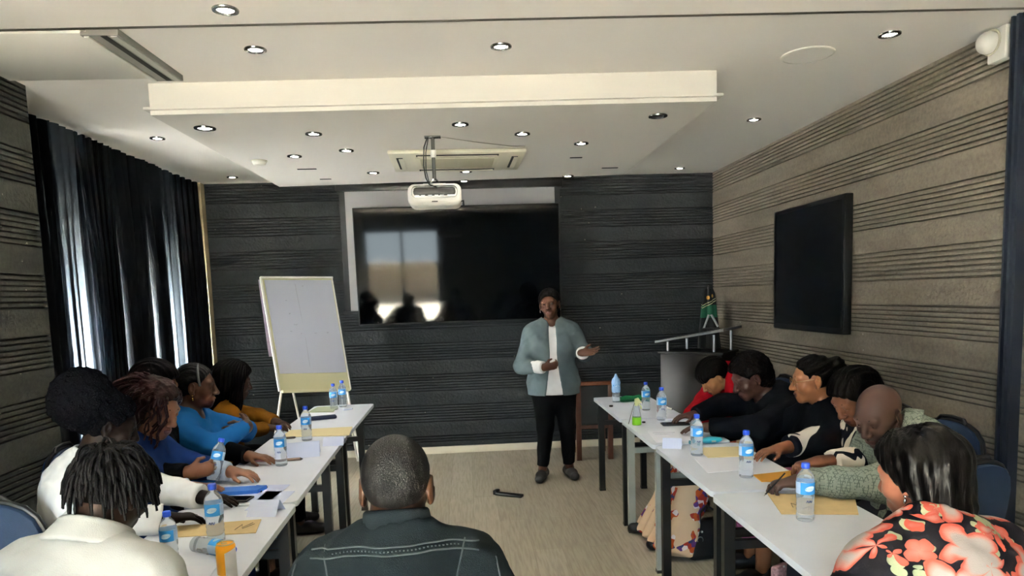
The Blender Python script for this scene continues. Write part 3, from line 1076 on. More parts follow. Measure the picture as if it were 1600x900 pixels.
bottle('upright water bottle by the tan envelope at the near end of left row', -0.918, 2.48)
bottle('water bottle with blue label before the white name card on the left row', -0.983, 3.624)
bottle('water bottle standing before the cream envelope on the left row', -0.993, 4.259)
bottle('rearmost water bottle at the far end of the left row', -1.0, 5.56)
bottle('water bottle just in front of the rearmost one on the left row', -1.045, 5.43, s=0.97)
bottle('water bottle beside the shoulder of the white jacket, light blue spot', -0.99, 2.27, s=0.86)
bottle('nearest upright water bottle on the right row by the tan envelope', 1.185, 2.371)
bottle('water bottle beside the ochre envelope on the right row', 1.212, 2.968)
bottle('water bottle beside the teal case on the right row', 1.138, 3.413)
bottle('wide water bottle beside the green sprayer on the right row', 1.236, 4.40, s=1.02)
bottle('capped water bottle behind the green sprayer on right row', 1.237, 4.80, s=0.95)
t = bottle('capless crumpled water bottle with torn blue label, far end of right row', 1.115, 5.216, s=1.0, cap=False)
# twisted torn label of that bottle
mb = MB()
mb.lathe([(0.033, 0.075), (0.036, 0.10), (0.033, 0.13), (0.036, 0.15), (0.028, 0.175), (0.016, 0.19), (0.006, 0.215)], n=9, cap=False)
build('torn_label', mb, mat('torn_label_blue', '#8fb4df', rough=0.5), t)
tt = bottle('water bottle lying on its side with a blue cap, left row near end', -0.83, 2.40, z=ZT + 0.028, s=0.86, tilt=(math.radians(90), 0, math.radians(160)))
tt.location = (-0.955, 2.385, ZT + 0.028)
tt.rotation_euler = (math.radians(90), 0, math.radians(62))

# small green sprayer
t = thing('spray_bottle', 'small clear sprayer with green liquid and pale yellow trigger', 'bottle', (1.041, 4.272, ZT))
build('bottle_body', MB().lathe([(0.0005, 0), (0.026, 0), (0.028, 0.004), (0.027, 0.06), (0.018, 0.105), (0.012, 0.118), (0.012, 0.124), (0.0005, 0.124)], n=20), M_pet, t)
build('liquid', MB().lathe([(0.0005, 0.003), (0.0285, 0.003), (0.029, 0.006), (0.0284, 0.05), (0.0005, 0.052)], n=20), M_liquid, t)
build('trigger', MB().cyl((0, 0, 0.122), (0, 0, 0.145), 0.012).hexa([(-0.012, -0.01, 0.14), (0.03, -0.01, 0.14), (0.03, 0.01, 0.14), (-0.012, 0.01, 0.14), (-0.01, -0.008, 0.165), (0.012, -0.008, 0.172), (0.012, 0.008, 0.172), (-0.01, 0.008, 0.165)]).tube([(0.01, 0, 0.14), (0.028, 0, 0.115), (0.03, 0, 0.1)], 0.005), mat('pale_yellow_plastic', '#d9dba0', rough=0.4), t)
build('tube', MB().tube([(-0.012, 0, 0.14), (-0.03, -0.005, 0.09), (-0.055, -0.01, 0.01)], 0.002, 5), M_ink, t)
# crushed green bottle lying behind
t = thing('crushed_bottle', 'crushed dark green bottle lying at the far end of the right row', 'bottle', (1.24, 5.2, ZT + 0.026), math.radians(8))
build('bottle_body', MB().tube([(-0.10, 0, -0.004), (-0.05, 0.0, 0.0), (0.0, 0, -0.004), (0.05, 0, 0.001), (0.085, 0, -0.006), (0.11, 0, -0.012)], [0.020, 0.026, 0.021, 0.026, 0.014, 0.011], 12), M_petgreen, t)
build('cap', MB().cyl((0.11, 0, -0.012), (0.128, 0, -0.012), 0.012), M_cream, t)
tag(build('bottle_cap', MB().lathe([(0.0005, ZT + 0.0005), (0.014, ZT + 0.0005), (0.0145, ZT + 0.012), (0.0005, ZT + 0.013)], c=(1.03, 5.0, 0), n=16), M_ink), 'small dark bottle cap near the far end of the right row', 'cap', None)
tag(build('bottle_cap', MB().lathe([(0.0005, ZT + 0.0005), (0.011, ZT + 0.0005), (0.011, ZT + 0.009), (0.0005, ZT + 0.01)], c=(1.10, 4.33, 0), n=16), M_ink), 'small dark cap right of the green sprayer', 'cap')


def flat(name, label, cat, c4, m, h=0.002, z=ZT + 0.0006, group=None, marks=None, mm=None):
    cx = sum(p[0] for p in c4) / 4
    cy = sum(p[1] for p in c4) / 4
    t = thing(name, label, cat, (cx, cy, z), 0, group)
    q = [(x - cx, y - cy) for x, y in c4]
    # order so that it is counter clockwise
    build('sheet', MB().hexa([(x, y, 0) for x, y in q] + [(x, y, h) for x, y in q]), m, t)
    if marks:
        mb = MB()
        for pts in marks:
            mb.tube([(x, y, h + 0.0006) for x, y in pts], 0.0012, 4)
        build('pen_mark', mb, mm or M_ink, t)
    return t


flat('envelope', 'tan envelope with a pen squiggle under the nearest bottle of the left row', 'envelope', [(-1.10, 2.545), (-0.80, 2.547), (-0.825, 2.705), (-1.13, 2.675)], M_tan, 0.003,
     marks=[[(0.075, -0.03), (0.085, 0.03), (0.095, -0.01), (0.12, 0.045)], [(0.10, -0.02), (0.13, 0.03)]])
flat('envelope', 'large cream envelope across the joint of the two far tables, left row', 'envelope', [(-1.18, 4.385), (-0.755, 4.345), (-0.78, 4.64), (-1.18, 4.615)], M_cream_p, 0.003)
flat('envelope', 'tan envelope with a pen squiggle under the nearest bottle, right row', 'envelope', [(1.13, 2.44), (1.395, 2.39), (1.50, 2.60), (1.19, 2.70)], M_tan, 0.003,
     marks=[[(-0.10, -0.03), (-0.085, 0.02), (-0.07, -0.02), (-0.09, -0.04)], [(-0.075, -0.055), (-0.06, 0.0), (-0.052, -0.05)]])
flat('envelope', 'ochre envelope under the hands on the right row', 'envelope', [(1.24, 2.87), (1.43, 2.85), (1.44, 3.02), (1.25, 2.985)], M_orange_p, 0.003)
flat('envelope', 'pale manila envelope behind the teal case on the right row', 'envelope', [(1.17, 3.34), (1.41, 3.33), (1.42, 3.54), (1.18, 3.56)], M_cream_p, 0.003)
flat('document', 'white printed sheet beside the teal case on the right row', 'paper', [(1.02, 3.74), (1.23, 3.72), (1.24, 4.03), (1.05, 4.05)], M_paper, 0.0015,
     marks=[[(-0.07, 0.10), (0.06, 0.095)], [(-0.07, 0.06), (0.04, 0.055)]], mm=mat('print_grey', '#9aa0b0'))
flat('document', 'white sheet lying in the middle of the right row', 'paper', [(1.07, 3.06), (1.30, 3.09), (1.31, 3.32), (1.10, 3.33)], M_paper, 0.0015)
flat('notebook', 'open white notebook by the leaning person in black, right row', 'notebook', [(1.25, 4.36), (1.41, 4.38), (1.40, 4.54), (1.25, 4.55)], M_paper, 0.012)
flat('document', 'white sheet before the blue pencil case on the left row', 'paper', [(-1.17, 2.98), (-0.86, 2.96), (-0.84, 3.22), (-1.14, 3.25)], M_paper2, 0.0015)
flat('document', 'white sheet near the orange can, left row', 'paper', [(-1.0, 2.09), (-0.82, 2.09), (-0.83, 2.24), (-0.98, 2.25)], M_paper, 0.0015)
flat('document', 'crumpled translucent sheet beside the folded name card, left row', 'paper', [(-0.93, 2.84), (-0.80, 2.86), (-0.79, 3.1), (-0.92, 3.12)], M_paper2, 0.0015)
flat('booklet', 'pale green booklet under cards at the far end of left row', 'booklet', [(-1.22, 5.33), (-1.03, 5.31), (-1.04, 5.55), (-1.2, 5.56)], mat('pale_green_card', '#a6ad8f', rough=0.7), 0.008)
flat('document', 'white sheet below the green booklet on the left row', 'paper', [(-1.22, 5.06), (-1.0, 5.05), (-1.0, 5.28), (-1.22, 5.30)], M_paper, 0.002)
flat('folder', 'blue pencil case on the left row', 'pencil case', [(-1.13, 3.075), (-0.95, 3.09), (-0.93, 3.165), (-1.12, 3.16)], mat('blue_case', '#1f5cb4', rough=0.5), 0.018)


def phone(label, c, rot, sz=(0.072, 0.145)):
    t = thing('phone', label, 'phone', (c[0], c[1], ZT + 0.0025), rot)
    build('case', MB().rbox((-sz[0] / 2, -sz[1] / 2, 0), (sz[0] / 2, sz[1] / 2, 0.009), 0.004), M_black, t)
    build('screen', MB().box((-sz[0] / 2 + 0.004, -sz[1] / 2 + 0.006, 0.0088), (sz[0] / 2 - 0.004, sz[1] / 2 - 0.006, 0.0094)), mat('phone_glass', '#0a0d16', rough=0.1), t)


phone('black phone in front of the blue pencil case', (-1.02, 3.0), math.radians(80))
phone('black phone by the fingers of the leaning person in black', (1.27, 4.22), math.radians(86), (0.08, 0.17))
t = thing('pen_pouch', 'dark blue pouch on the far table of the left row', 'pouch', (-1.05, 5.0, ZT + 0.001), math.radians(-72))
build('pouch', MB().rbox((-0.03, -0.10, 0), (0.03, 0.10, 0.025), 0.011, 3), mat('dark_blue_fabric', '#1b2540', rough=0.7), t)
build('zip', MB().box((-0.032, -0.09, 0.012), (-0.029, 0.09, 0.015)), M_steel, t)


def pen(label, a, b, m, r=0.0045, z=ZT + 0.006, cat='pen', tip=M_ink):
    a, b = Vector((a[0], a[1], 0)), Vector((b[0], b[1], 0))
    t = thing('pen', label, cat, ((a.x + b.x) / 2, (a.y + b.y) / 2, z))
    d = (b - a) / 2
    build('barrel', MB().tube([-d, d * 0.9], r, 8), m, t)
    build('tip', MB().tube([d * 0.9, d * 1.06], [r, r * 0.3], 8), tip, t)


pen('thick pink marker by the bottle of the left row', (-1.19, 3.735), (-1.06, 3.72), mat('pink_plastic', '#d98fa4', rough=0.5), 0.011, ZT + 0.0125, 'marker')
pen('brown marker by the bottle of the left row', (-1.05, 3.70), (-0.90, 3.715), mat('brown_plastic', '#7d6457', rough=0.5), 0.008, ZT + 0.009, 'marker')
pen('dark brown pen before the cream envelope, left row', (-1.25 + 0.05, 4.31), (-1.08, 4.33), mat('dark_brown_plastic', '#4a3a30', rough=0.5), 0.007, ZT + 0.0085)
pen('blue pen beside the blue pencil case', (-0.985, 3.20), (-0.93, 3.17), M_bluecap, 0.005, ZT + 0.0075)
pen('second blue pen nearer than the first, left row', (-0.99, 3.13), (-0.935, 3.10), M_bluecap, 0.005, ZT + 0.0075)
pen('pale pen at the far end of the left row', (-0.96, 5.35), (-0.9, 5.40), M_paper2, 0.005, ZT + 0.0075)
pen('white pen at the far right table edge', (1.38, 4.85), (1.41, 4.74), M_white, 0.006, ZT + 0.0075)
tag(build('bottle_cap', MB().lathe([(0.0005, ZT + 0.0005), (0.014, ZT + 0.0005), (0.014, ZT + 0.012), (0.0005, ZT + 0.013)], c=(-0.82, 4.14, 0), n=16), M_bluecap), 'blue bottle cap behind the small name card of the left row', 'cap')


def tent(label, c, rot, w, h, d=0.05, m=M_paper2):
    t = thing('name_card', label, 'name card', (c[0], c[1], ZT + 0.001), rot, 'folded name cards')
    e = 0.0012
    build('panel', MB().hexa([(-w / 2, -d, 0), (w / 2, -d, 0), (w / 2, -d + e, 0), (-w / 2, -d + e, 0), (-w / 2, -e, h), (w / 2, -e, h), (w / 2, 0, h), (-w / 2, 0, h)]), m, t)
    build('panel', MB().hexa([(-w / 2, d - e, 0), (w / 2, d - e, 0), (w / 2, d, 0), (-w / 2, d, 0), (-w / 2, 0, h), (w / 2, 0, h), (w / 2, e, h), (-w / 2, e, h)]), m, t)


tent('bluish folded name card beside the nearest tan envelope, left row', (-0.83, 2.79), math.radians(-8), 0.12, 0.055)
tent('large white folded name card behind the second bottle of the left row', (-0.93, 3.83), math.radians(10), 0.20, 0.075, 0.06)
tent('small folded name card by the table joint of the left row', (-0.80, 4.09), math.radians(0), 0.12, 0.045, 0.04)
tent('folded name card with bluish shade on the right row', (1.07, 3.61), math.radians(-20), 0.10, 0.05, 0.04)
t = thing('glasses_case', 'oval teal case on the right row', 'case', (1.30, 3.66, ZT + 0.001), math.radians(5))
build('shell', MB().sphere((0, 0, 0.018), 0.02, 18, 12, (3.2, 1.6, 0.88)), mat('teal_plastic', '#1f8aa3', rough=0.4), t)
build('clasp', MB().box((-0.012, -0.034, 0.012), (0.012, -0.030, 0.022)), M_steel, t)
tag(build('teal_clip', MB().tube([(1.185, 3.62, ZT + 0.008), (1.18, 3.66, ZT + 0.008), (1.19, 3.70, ZT + 0.008), (1.205, 3.66, ZT + 0.008), (1.20, 3.63, ZT + 0.008)], 0.006), bpy.data.materials['teal_plastic']), 'small teal clip beside the bottle on the right row', 'clip')

# drink can


def can_material():
    m = mat('can_paint', '#e3e5e6', rough=0.3)
    g = NT(m)
    tc = g.n('TexCoord')
    s = g.n('SeparateXYZ')
    g.link(tc.outputs['Object'], s.inputs[0])
    x, y, z = s.outputs
    a = g.math('MULTIPLY', g.math('LESS_THAN', x, 0.0), g.math('GREATER_THAN', z, 0.03))
    b = g.math('GREATER_THAN', z, g.math('SUBTRACT', 0.098, g.math('MULTIPLY', x, -0.35)))
    f = g.math('MAXIMUM', a, b)
    c = g.mix(f, lin('#dfe1e3'), lin('#e09a1c'))
    g.link(c, g.b.inputs['Base Color'])
    return m


t = thing('drink_can', 'orange and white drink can at the near edge of the left row', 'can', (-0.752, 2.10, ZT + 0.0005), math.radians(10))
build('can_body', MB().lathe([(0.0005, 0.002), (0.023, 0.0), (0.0285, 0.008), (0.0285, 0.112), (0.0255, 0.12)], n=24), can_material(), t)
build('can_lid', MB().lathe([(0.0255, 0.12), (0.0262, 0.123), (0.0245, 0.1235), (0.023, 0.119), (0.0005, 0.119)], n=24, cap=False), M_steel, t)
build('ring_pull', MB().tube([(0.008 * math.cos(a) - 0.004, 0.006 * math.sin(a), 0.1215) for a in [2 * PI * k / 12 for k in range(12)]], 0.0012, 5, closed=True), M_steel, t)

# floor things
t = thing('door_stop', 'black metal bracket lying on the floor before the standing person', 'bracket', (0.27, 5.39, 0.0005), math.radians(-30))
build('bar', MB().rbox((-0.10, -0.025, 0), (0.13, 0.03, 0.022), 0.006), M_black, t)
build('hook', MB().rbox((-0.125, -0.015, 0.0), (-0.09, 0.05, 0.038), 0.008), M_black, t)


def handbag(label, x, y, rot, w, d, h, strap=True):
    t = thing('handbag', label, 'bag', (x, y, 0.001), rot)
    bm = MB()
    # soft body: wider at the bottom, rounded
    bm.rbox((-w / 2, -d / 2, 0), (w / 2, d / 2, h), min(d, h) * 0.28, 4)
    bm.v = [(vx * (1 - 0.16 * vz / h), vy * (1 - 0.35 * vz / h), vz) for vx, vy, vz in bm.v]
    build('bag_body', bm, M_leather, t)
    build('handle', MB().tube([(-w * 0.22, -d * 0.3, h * 0.8), (-w * 0.2, -d * 0.2, h * 1.2), (0, -d * 0.1, h * 1.36), (w * 0.2, -d * 0.2, h * 1.2), (w * 0.22, -d * 0.3, h * 0.8)], 0.008), M_leather, t)
    r = MB()
    for sx in (-1, 1):
        r.tube([(sx * w * 0.24 + 0.018 * math.cos(a), -d * 0.42 + 0.004, h * 0.55 + 0.018 * math.sin(a)) for a in [2 * PI * k / 16 for k in range(16)]], 0.003, 6, closed=True)
        r.sphere((sx * w * 0.2, -d * 0.40, h * 0.76), 0.008, 8, 6)
    build('metal_rings', r, M_steel, t)
    return t


handbag('black handbag with silver rings on the floor under the right row', 1.36, 3.93, math.radians(8), 0.27, 0.15, 0.23)
handbag('black handbag on the floor under the near end of the right row', 1.42, 3.05, math.radians(-10), 0.34, 0.18, 0.2)
t = thing('purse', 'small pink patterned purse resting on the near black handbag', 'purse', (1.33, 2.60, 0.12), math.radians(30))
t.location = (1.40, 3.03, 0.232)
build('purse_body', MB().rbox((-0.05, -0.02, 0), (0.05, 0.02, 0.07), 0.012, 3), mat('pink_pattern', '#b98d90', rough=0.6, vary=0.4, vscale=90), t)
build('clasp', MB().sphere((0, -0.02, 0.068), 0.006, 8, 6), M_steel, t)

# ------------------------------------------------------------------ figure modelling: blended volumes turned into one skin
A3 = lambda *p: np.array(p, dtype=np.float64)


def unit(v):
    v = np.asarray(v, float)
    return v / max(1e-9, np.linalg.norm(v))


class Field:
    """distance field on a rectilinear grid (finer around heads and hands)"""
    def __init__(s, lo, hi, step, fines=()):
        s.ax = []
        for d in range(3):
            x, xs = lo[d], []
            while x < hi[d]:
                xs.append(x)
                st = step
                for (fl, fh, fs) in fines:
                    if fl[d] - step < x < fh[d]:
                        st = min(st, fs)
                x += st
            s.ax.append(np.array(xs, dtype=np.float32))
        s.A = np.full([len(a) for a in s.ax], 0.25, dtype=np.float32)

    def _sl(s, lo, hi, m):
        o = []
        for d in range(3):
            i = int(np.searchsorted(s.ax[d], lo[d] - m))
            j = int(np.searchsorted(s.ax[d], hi[d] + m))
            if j <= i:
                return None
            o.append(slice(i, j))
        return tuple(o)

    def _grid(s, sl):
        return s.ax[0][sl[0]][:, None, None], s.ax[1][sl[1]][None, :, None], s.ax[2][sl[2]][None, None, :]

    def _put(s, sl, d, k, op):
        a = s.A[sl]
        if op == 'add':
            if k > 0:
                h = np.maximum(k - np.abs(a - d), 0) / k
                s.A[sl] = np.minimum(a, d) - h * h * k * 0.25
            else:
                s.A[sl] = np.minimum(a, d)
        else:
            d = -d
            if k > 0:
                h = np.maximum(k - np.abs(a - d), 0) / k
                s.A[sl] = np.maximum(a, d) + h * h * k * 0.25
            else:
                s.A[sl] = np.maximum(a, d)

    def cap(s, a, b, ra, rb=None, k=0.02, flat=None, op='add', cutb=False, cuta=False):
        a, b = np.asarray(a, float), np.asarray(b, float)
        rb = ra if rb is None else rb
        R = max(ra, rb) * (max(1.0, flat[1]) if flat is not None else 1.0)
        sl = s._sl(np.minimum(a, b) - R, np.maximum(a, b) + R, k + 0.035)
        if sl is None:
            return
        X, Y, Z = s._grid(sl)
        px, py, pz = X - a[0], Y - a[1], Z - a[2]
        ba = b - a
        L2 = float(ba @ ba) + 1e-12
        t = (px * ba[0] + py * ba[1] + pz * ba[2]) / L2
        h = np.clip(t, 0, 1)
        qx, qy, qz = px - h * ba[0], py - h * ba[1], pz - h * ba[2]
        if flat is not None:
            n, f = flat
            n = unit(n)
            c = (qx * n[0] + qy * n[1] + qz * n[2]) * (1 / f - 1)
            qx, qy, qz = qx + c * n[0], qy + c * n[1], qz + c * n[2]
        d = np.sqrt(qx * qx + qy * qy + qz * qz) - (ra + (rb - ra) * h)
        if flat is not None:
            d = d * min(1.0, 0.5 + 0.5 * flat[1])
        L = math.sqrt(L2)
        if cutb:
            d = np.maximum(d, (t - 1) * L)
        if cuta:
            d = np.maximum(d, -t * L)
        s._put(sl, d.astype(np.float32), k, op)

    def ell(s, c, r, M=None, k=0.02, op='add'):
        c = np.asarray(c, float)
        R = max(r)
        sl = s._sl(c - R, c + R, k + 0.03)
        if sl is None:
            return
        X, Y, Z = s._grid(sl)
        px, py, pz = X - c[0], Y - c[1], Z - c[2]
        if M is not None:
            q = [px * M[0, i] + py * M[1, i] + pz * M[2, i] for i in range(3)]
        else:
            q = [px, py, pz]
        k0 = np.sqrt(sum((q[i] / r[i]) ** 2 for i in range(3)))
        k1 = np.sqrt(sum((q[i] / (r[i] * r[i])) ** 2 for i in range(3))) + 1e-6
        s._put(sl, (k0 * (k0 - 1) / k1).astype(np.float32), k, op)

    def cut(s, n, p0, k=0.0, near=None, rad=0.3):
        """remove everything on the n side of the plane through p0"""
        n = unit(n)
        p0 = np.asarray(p0, float)
        c = p0 if near is None else np.asarray(near, float)
        sl = s._sl(c - rad, c + rad, 0)
        if sl is None:
            return
        X, Y, Z = s._grid(sl)
        d = (X - p0[0]) * n[0] + (Y - p0[1]) * n[1] + (Z - p0[2]) * n[2]
        s._put(sl, (-d).astype(np.float32), k, 'sub')

    def disp(s, fn, band=0.05, lo=None, hi=None):
        m = np.abs(s.A) < band
        I, J, K = np.nonzero(m)
        P = np.stack([s.ax[0][I], s.ax[1][J], s.ax[2][K]], 1).astype(np.float64)
        s.A[I, J, K] += fn(P).astype(np.float32)

    def surface(s):
        A = s.A
        A[0] = A[-1] = 0.2
        A[:, 0] = A[:, -1] = 0.2
        A[:, :, 0] = A[:, :, -1] = 0.2
        ins = A < 0
        u = ins.astype(np.int8)
        sm = np.zeros([n - 1 for n in A.shape], np.int8)
        for dx in (0, 1):
            for dy in (0, 1):
                for dz in (0, 1):
                    sm += u[dx:A.shape[0] - 1 + dx, dy:A.shape[1] - 1 + dy, dz:A.shape[2] - 1 + dz]
        act = (sm > 0) & (sm < 8)
        I, J, K = np.nonzero(act)
        vid = np.full(act.shape, -1, np.int32)
        vid[I, J, K] = np.arange(len(I))
        cv = {}
        for dx in (0, 1):
            for dy in (0, 1):
                for dz in (0, 1):
                    cv[dx, dy, dz] = A[I + dx, J + dy, K + dz]
        P = np.zeros((len(I), 3))
        cnt = np.zeros(len(I))
        for a in cv:
            for d in range(3):
                if a[d] == 0:
                    b = list(a)
                    b[d] = 1
                    f0, f1 = cv[a], cv[tuple(b)]
                    m = (f0 < 0) != (f1 < 0)
                    t = np.where(m, f0 / np.where(m, f0 - f1, 1), 0)
                    for e in range(3):
                        P[:, e] += np.where(m, a[e] + (t if e == d else 0), 0)
                    cnt += m
        P /= cnt[:, None]
        idx = (I, J, K)
        V = np.zeros_like(P)
        for d in range(3):
            x = s.ax[d]
            V[:, d] = x[idx[d]] + P[:, d] * (x[np.minimum(idx[d] + 1, len(x) - 1)] - x[idx[d]])
        quads = []
        for d in range(3):
            o = [slice(None)] * 3
            sl0 = [slice(1, -1)] * 3
            sl1 = [slice(1, -1)] * 3
            sl0[d] = slice(0, -1)
            sl1[d] = slice(1, None)
            a, b = ins[tuple(sl0)], ins[tuple(sl1)]
            q = np.argwhere(a != b)
            if not len(q):
                continue
            fl = a[q[:, 0], q[:, 1], q[:, 2]]
            q = q.copy()
            for e in range(3):
                if e != d:
                    q[:, e] += 1
            e1, e2 = [(1, 2), (2, 0), (0, 1)][d]

            def cell(o1, o2):
                r = q.copy()
                r[:, e1] += o1
                r[:, e2] += o2
                return vid[r[:, 0], r[:, 1], r[:, 2]]
            c = np.stack([cell(-1, -1), cell(0, -1), cell(0, 0), cell(-1, 0)], 1)
            c[~fl] = c[~fl][:, ::-1]
            quads.append(c)
        return V, np.concatenate(quads)


def field_obj(name, F, m, parent, base, fix=None, smooth=1):
    V, Q = F.surface()
    if smooth:
        # light Laplacian relaxing of the net
        for _ in range(smooth):
            acc = np.zeros_like(V)
            n = np.zeros(len(V))
            for a, b in ((0, 1), (1, 2), (2, 3), (3, 0)):
                np.add.at(acc, Q[:, a], V[Q[:, b]])
                np.add.at(acc, Q[:, b], V[Q[:, a]])
                np.add.at(n, Q[:, a], 1)
                np.add.at(n, Q[:, b], 1)
            V = 0.55 * V + 0.45 * acc / n[:, None]
    me = bpy.data.meshes.new(name)
    nv, nq = len(V), len(Q)
    me.vertices.add(nv)
    me.vertices.foreach_set('co', (V - np.asarray(base)).astype(np.float32).ravel())
    me.loops.add(nq * 4)
    me.loops.foreach_set('vertex_index', Q.astype(np.int32).ravel())
    me.polygons.add(nq)
    me.polygons.foreach_set('loop_start', np.arange(0, nq * 4, 4, dtype=np.int32))
    me.polygons.foreach_set('use_smooth', np.ones(nq, dtype=bool))
    ms = m if isinstance(m, (list, tuple)) else [m]
    for x in ms:
        me.materials.append(x)
    if fix is not None:
        me.polygons.foreach_set('material_index', fix(V[Q].mean(1)).astype(np.int32))
    me.update(calc_edges=True)
    me.validate()
    o = bpy.data.objects.new(name, me)
    COL.objects.link(o)
    o.parent = parent
    return o


def wob(P, f, seed=0.0):
    """cheap smooth noise from warped sines, about -1..1"""
    x, y, z = P[:, 0] * f + seed, P[:, 1] * f + seed * 1.7, P[:, 2] * f - seed
    a = np.sin(x + 1.7 * np.sin(0.71 * y + 0.4 * z)) * np.sin(1.13 * y + 1.3 * np.sin(0.9 * z + 0.3 * x))
    b = np.sin(1.9 * z + 1.9 * np.sin(1.3 * x - y)) * 0.5
    return 0.7 * a + 0.5 * b


def curls(P, f, seed=0.0):
    return 0.6 * wob(P, f, seed) + 0.4 * wob(P, f * 2.3, seed + 3)


def head_matrix(th, pitch, roll):
    """columns: right, forward, up"""
    th, p, r = (math.radians(v) for v in (th, pitch, roll))
    fw0 = A3(math.sin(th), math.cos(th), 0)
    rt = A3(math.cos(th), -math.sin(th), 0)
    up0 = A3(0, 0, 1)
    fw = fw0 * math.cos(p) - up0 * math.sin(p)
    up = up0 * math.cos(p) + fw0 * math.sin(p)
    rt2 = rt * math.cos(r) - up * math.sin(r)
    up2 = up * math.cos(r) + rt * math.sin(r)
    return np.stack([rt2, fw, up2], 1)


def skin_mat(name, col, rough=0.42):
    return mat(name, col, rough=rough, spec=0.33, bump=0.04, bscale=400, vary=0.05, vscale=25)


M_lips = mat('lips', '#5a332f', rough=0.4)
M_eyew = mat('eye_white', '#cfc8bd', rough=0.2)
M_iris = mat('iris', '#140d0a', rough=0.15)
M_hairblk = mat('black_hair', '#060505', rough=0.5, spec=0.04, bump=0.4, bscale=90, stretch=(1, 1, 0.25))
M_hairafro = mat('dark_curly_hair', '#0a0b0e', rough=0.9, spec=0.0, bump=0.8, bscale=160)
M_hairgrey = mat('grey_streaked_hair', '#0f0f10', rough=0.45, spec=0.12, bump=0.3, bscale=100, vary=0.5, vscale=30, stretch=(1, 0.3, 1))
M_hairred = mat('reddish_brown_hair', '#221012', rough=0.45, spec=0.12, vary=0.5, vscale=25, bump=0.3, bscale=120)
M_dread = mat('dreadlock_hair', '#040405', rough=0.4, spec=0.14, bump=0.4, bscale=300, vary=0.3, vscale=60)
M_gold = mat('gold', '#c9a35a', rough=0.25, metal=1.0)
M_silver = mat('silver', '#d0d0d0', rough=0.2, metal=1.0)
M_shoe = mat('black_shoes', '#101012', rough=0.45)


def head_prims(F, c, M, s=1.0, lid=0.5, female=True, e=0.0):
    P = lambda *p: c + s * (M @ A3(*p))
    jw = 0.054 if female else 0.060
    F.ell(P(0, -0.014, 0.030), [s * v for v in (0.0745, 0.0945, 0.086)], M, k=0.01)
    F.cap(P(0, 0.030, -0.005), P(0, 0.052, -0.080), s * 0.062, s * 0.032, k=0.03)
    F.ell(P(0, 0.018, -0.055), [s * v for v in (jw, 0.058, 0.052)], M, k=0.025)
    F.ell(P(0, 0.068, -0.099), [s * v for v in (0.022, 0.019, 0.018)], M, k=0.02)
    for sx in (-1, 1):
        F.ell(P(sx * 0.040, 0.058, -0.030), [s * v for v in (0.025, 0.025, 0.026)], M, k=0.02)
        # eye sockets, eye lids
        F.ell(P(sx * 0.032, 0.092, 0.006), [s * v for v in (0.018, 0.013, 0.012)], M, k=0.014, op='sub')
    F.cap(P(-0.042, 0.073, 0.027), P(0.042, 0.073, 0.027), s * 0.011, k=0.016)
    F.cap(P(0, 0.087, 0.012), P(0, 0.108, -0.030), s * 0.0085, s * 0.0135, k=0.012)
    for sx in (-1, 1):
        F.ell(P(sx * 0.0145, 0.098, -0.035), [s * v for v in (0.0105, 0.011, 0.009)], M, k=0.008)
        F.ell(P(sx * 0.008, 0.107, -0.0445), [s * v for v in (0.004, 0.006, 0.004)], M, k=0.003, op='sub')
    # mouth
    F.ell(P(0, 0.078, -0.068), [s * v for v in (0.030, 0.018, 0.022)], M, k=0.016)
    F.cap(P(-0.020, 0.086, -0.066), P(0, 0.094, -0.062), s * 0.0055, s * 0.0075, k=0.006)
    F.cap(P(0.020, 0.086, -0.066), P(0, 0.094, -0.062), s * 0.0055, s * 0.0075, k=0.006)
    F.cap(P(-0.016, 0.087, -0.075), P(0.016, 0.087, -0.075), s * 0.0075, k=0.006)
    F.cap(P(-0.024, 0.097, -0.0695), P(0.024, 0.097, -0.0695), s * 0.0022, k=0.004, op='sub')
    for sx in (-1, 1):
        # lids: ball with an opening
        F.ell(P(sx * 0.032, 0.0755, 0.005), [s * v for v in (0.0150, 0.0135, 0.0125)], M, k=0.005)
        if lid > 0.05:
            F.ell(P(sx * 0.032, 0.092, 0.0045 - 0.002 * (1 - lid)), [s * v for v in (0.0125, 0.010, 0.0010 + 0.0052 * lid)], M, k=0.002, op='sub')
        # ears
        Me = M @ np.array([[math.cos(sx * 0.35), math.sin(sx * 0.35), 0], [-math.sin(sx * 0.35), math.cos(sx * 0.35), 0], [0, 0, 1]])
        F.ell(P(sx * 0.080, -0.010, -0.004), [s * v for v in (0.0085, 0.0205, 0.033)], Me, k=0.006)
        F.ell(P(sx * 0.0885, -0.004, 0.0), [s * v for v in (0.0065, 0.0105, 0.018)], Me, k=0.005, op='sub')
        F.ell(P(sx * 0.077, -0.003, -0.034), [s * v for v in (0.007, 0.011, 0.010)], M, k=0.008)


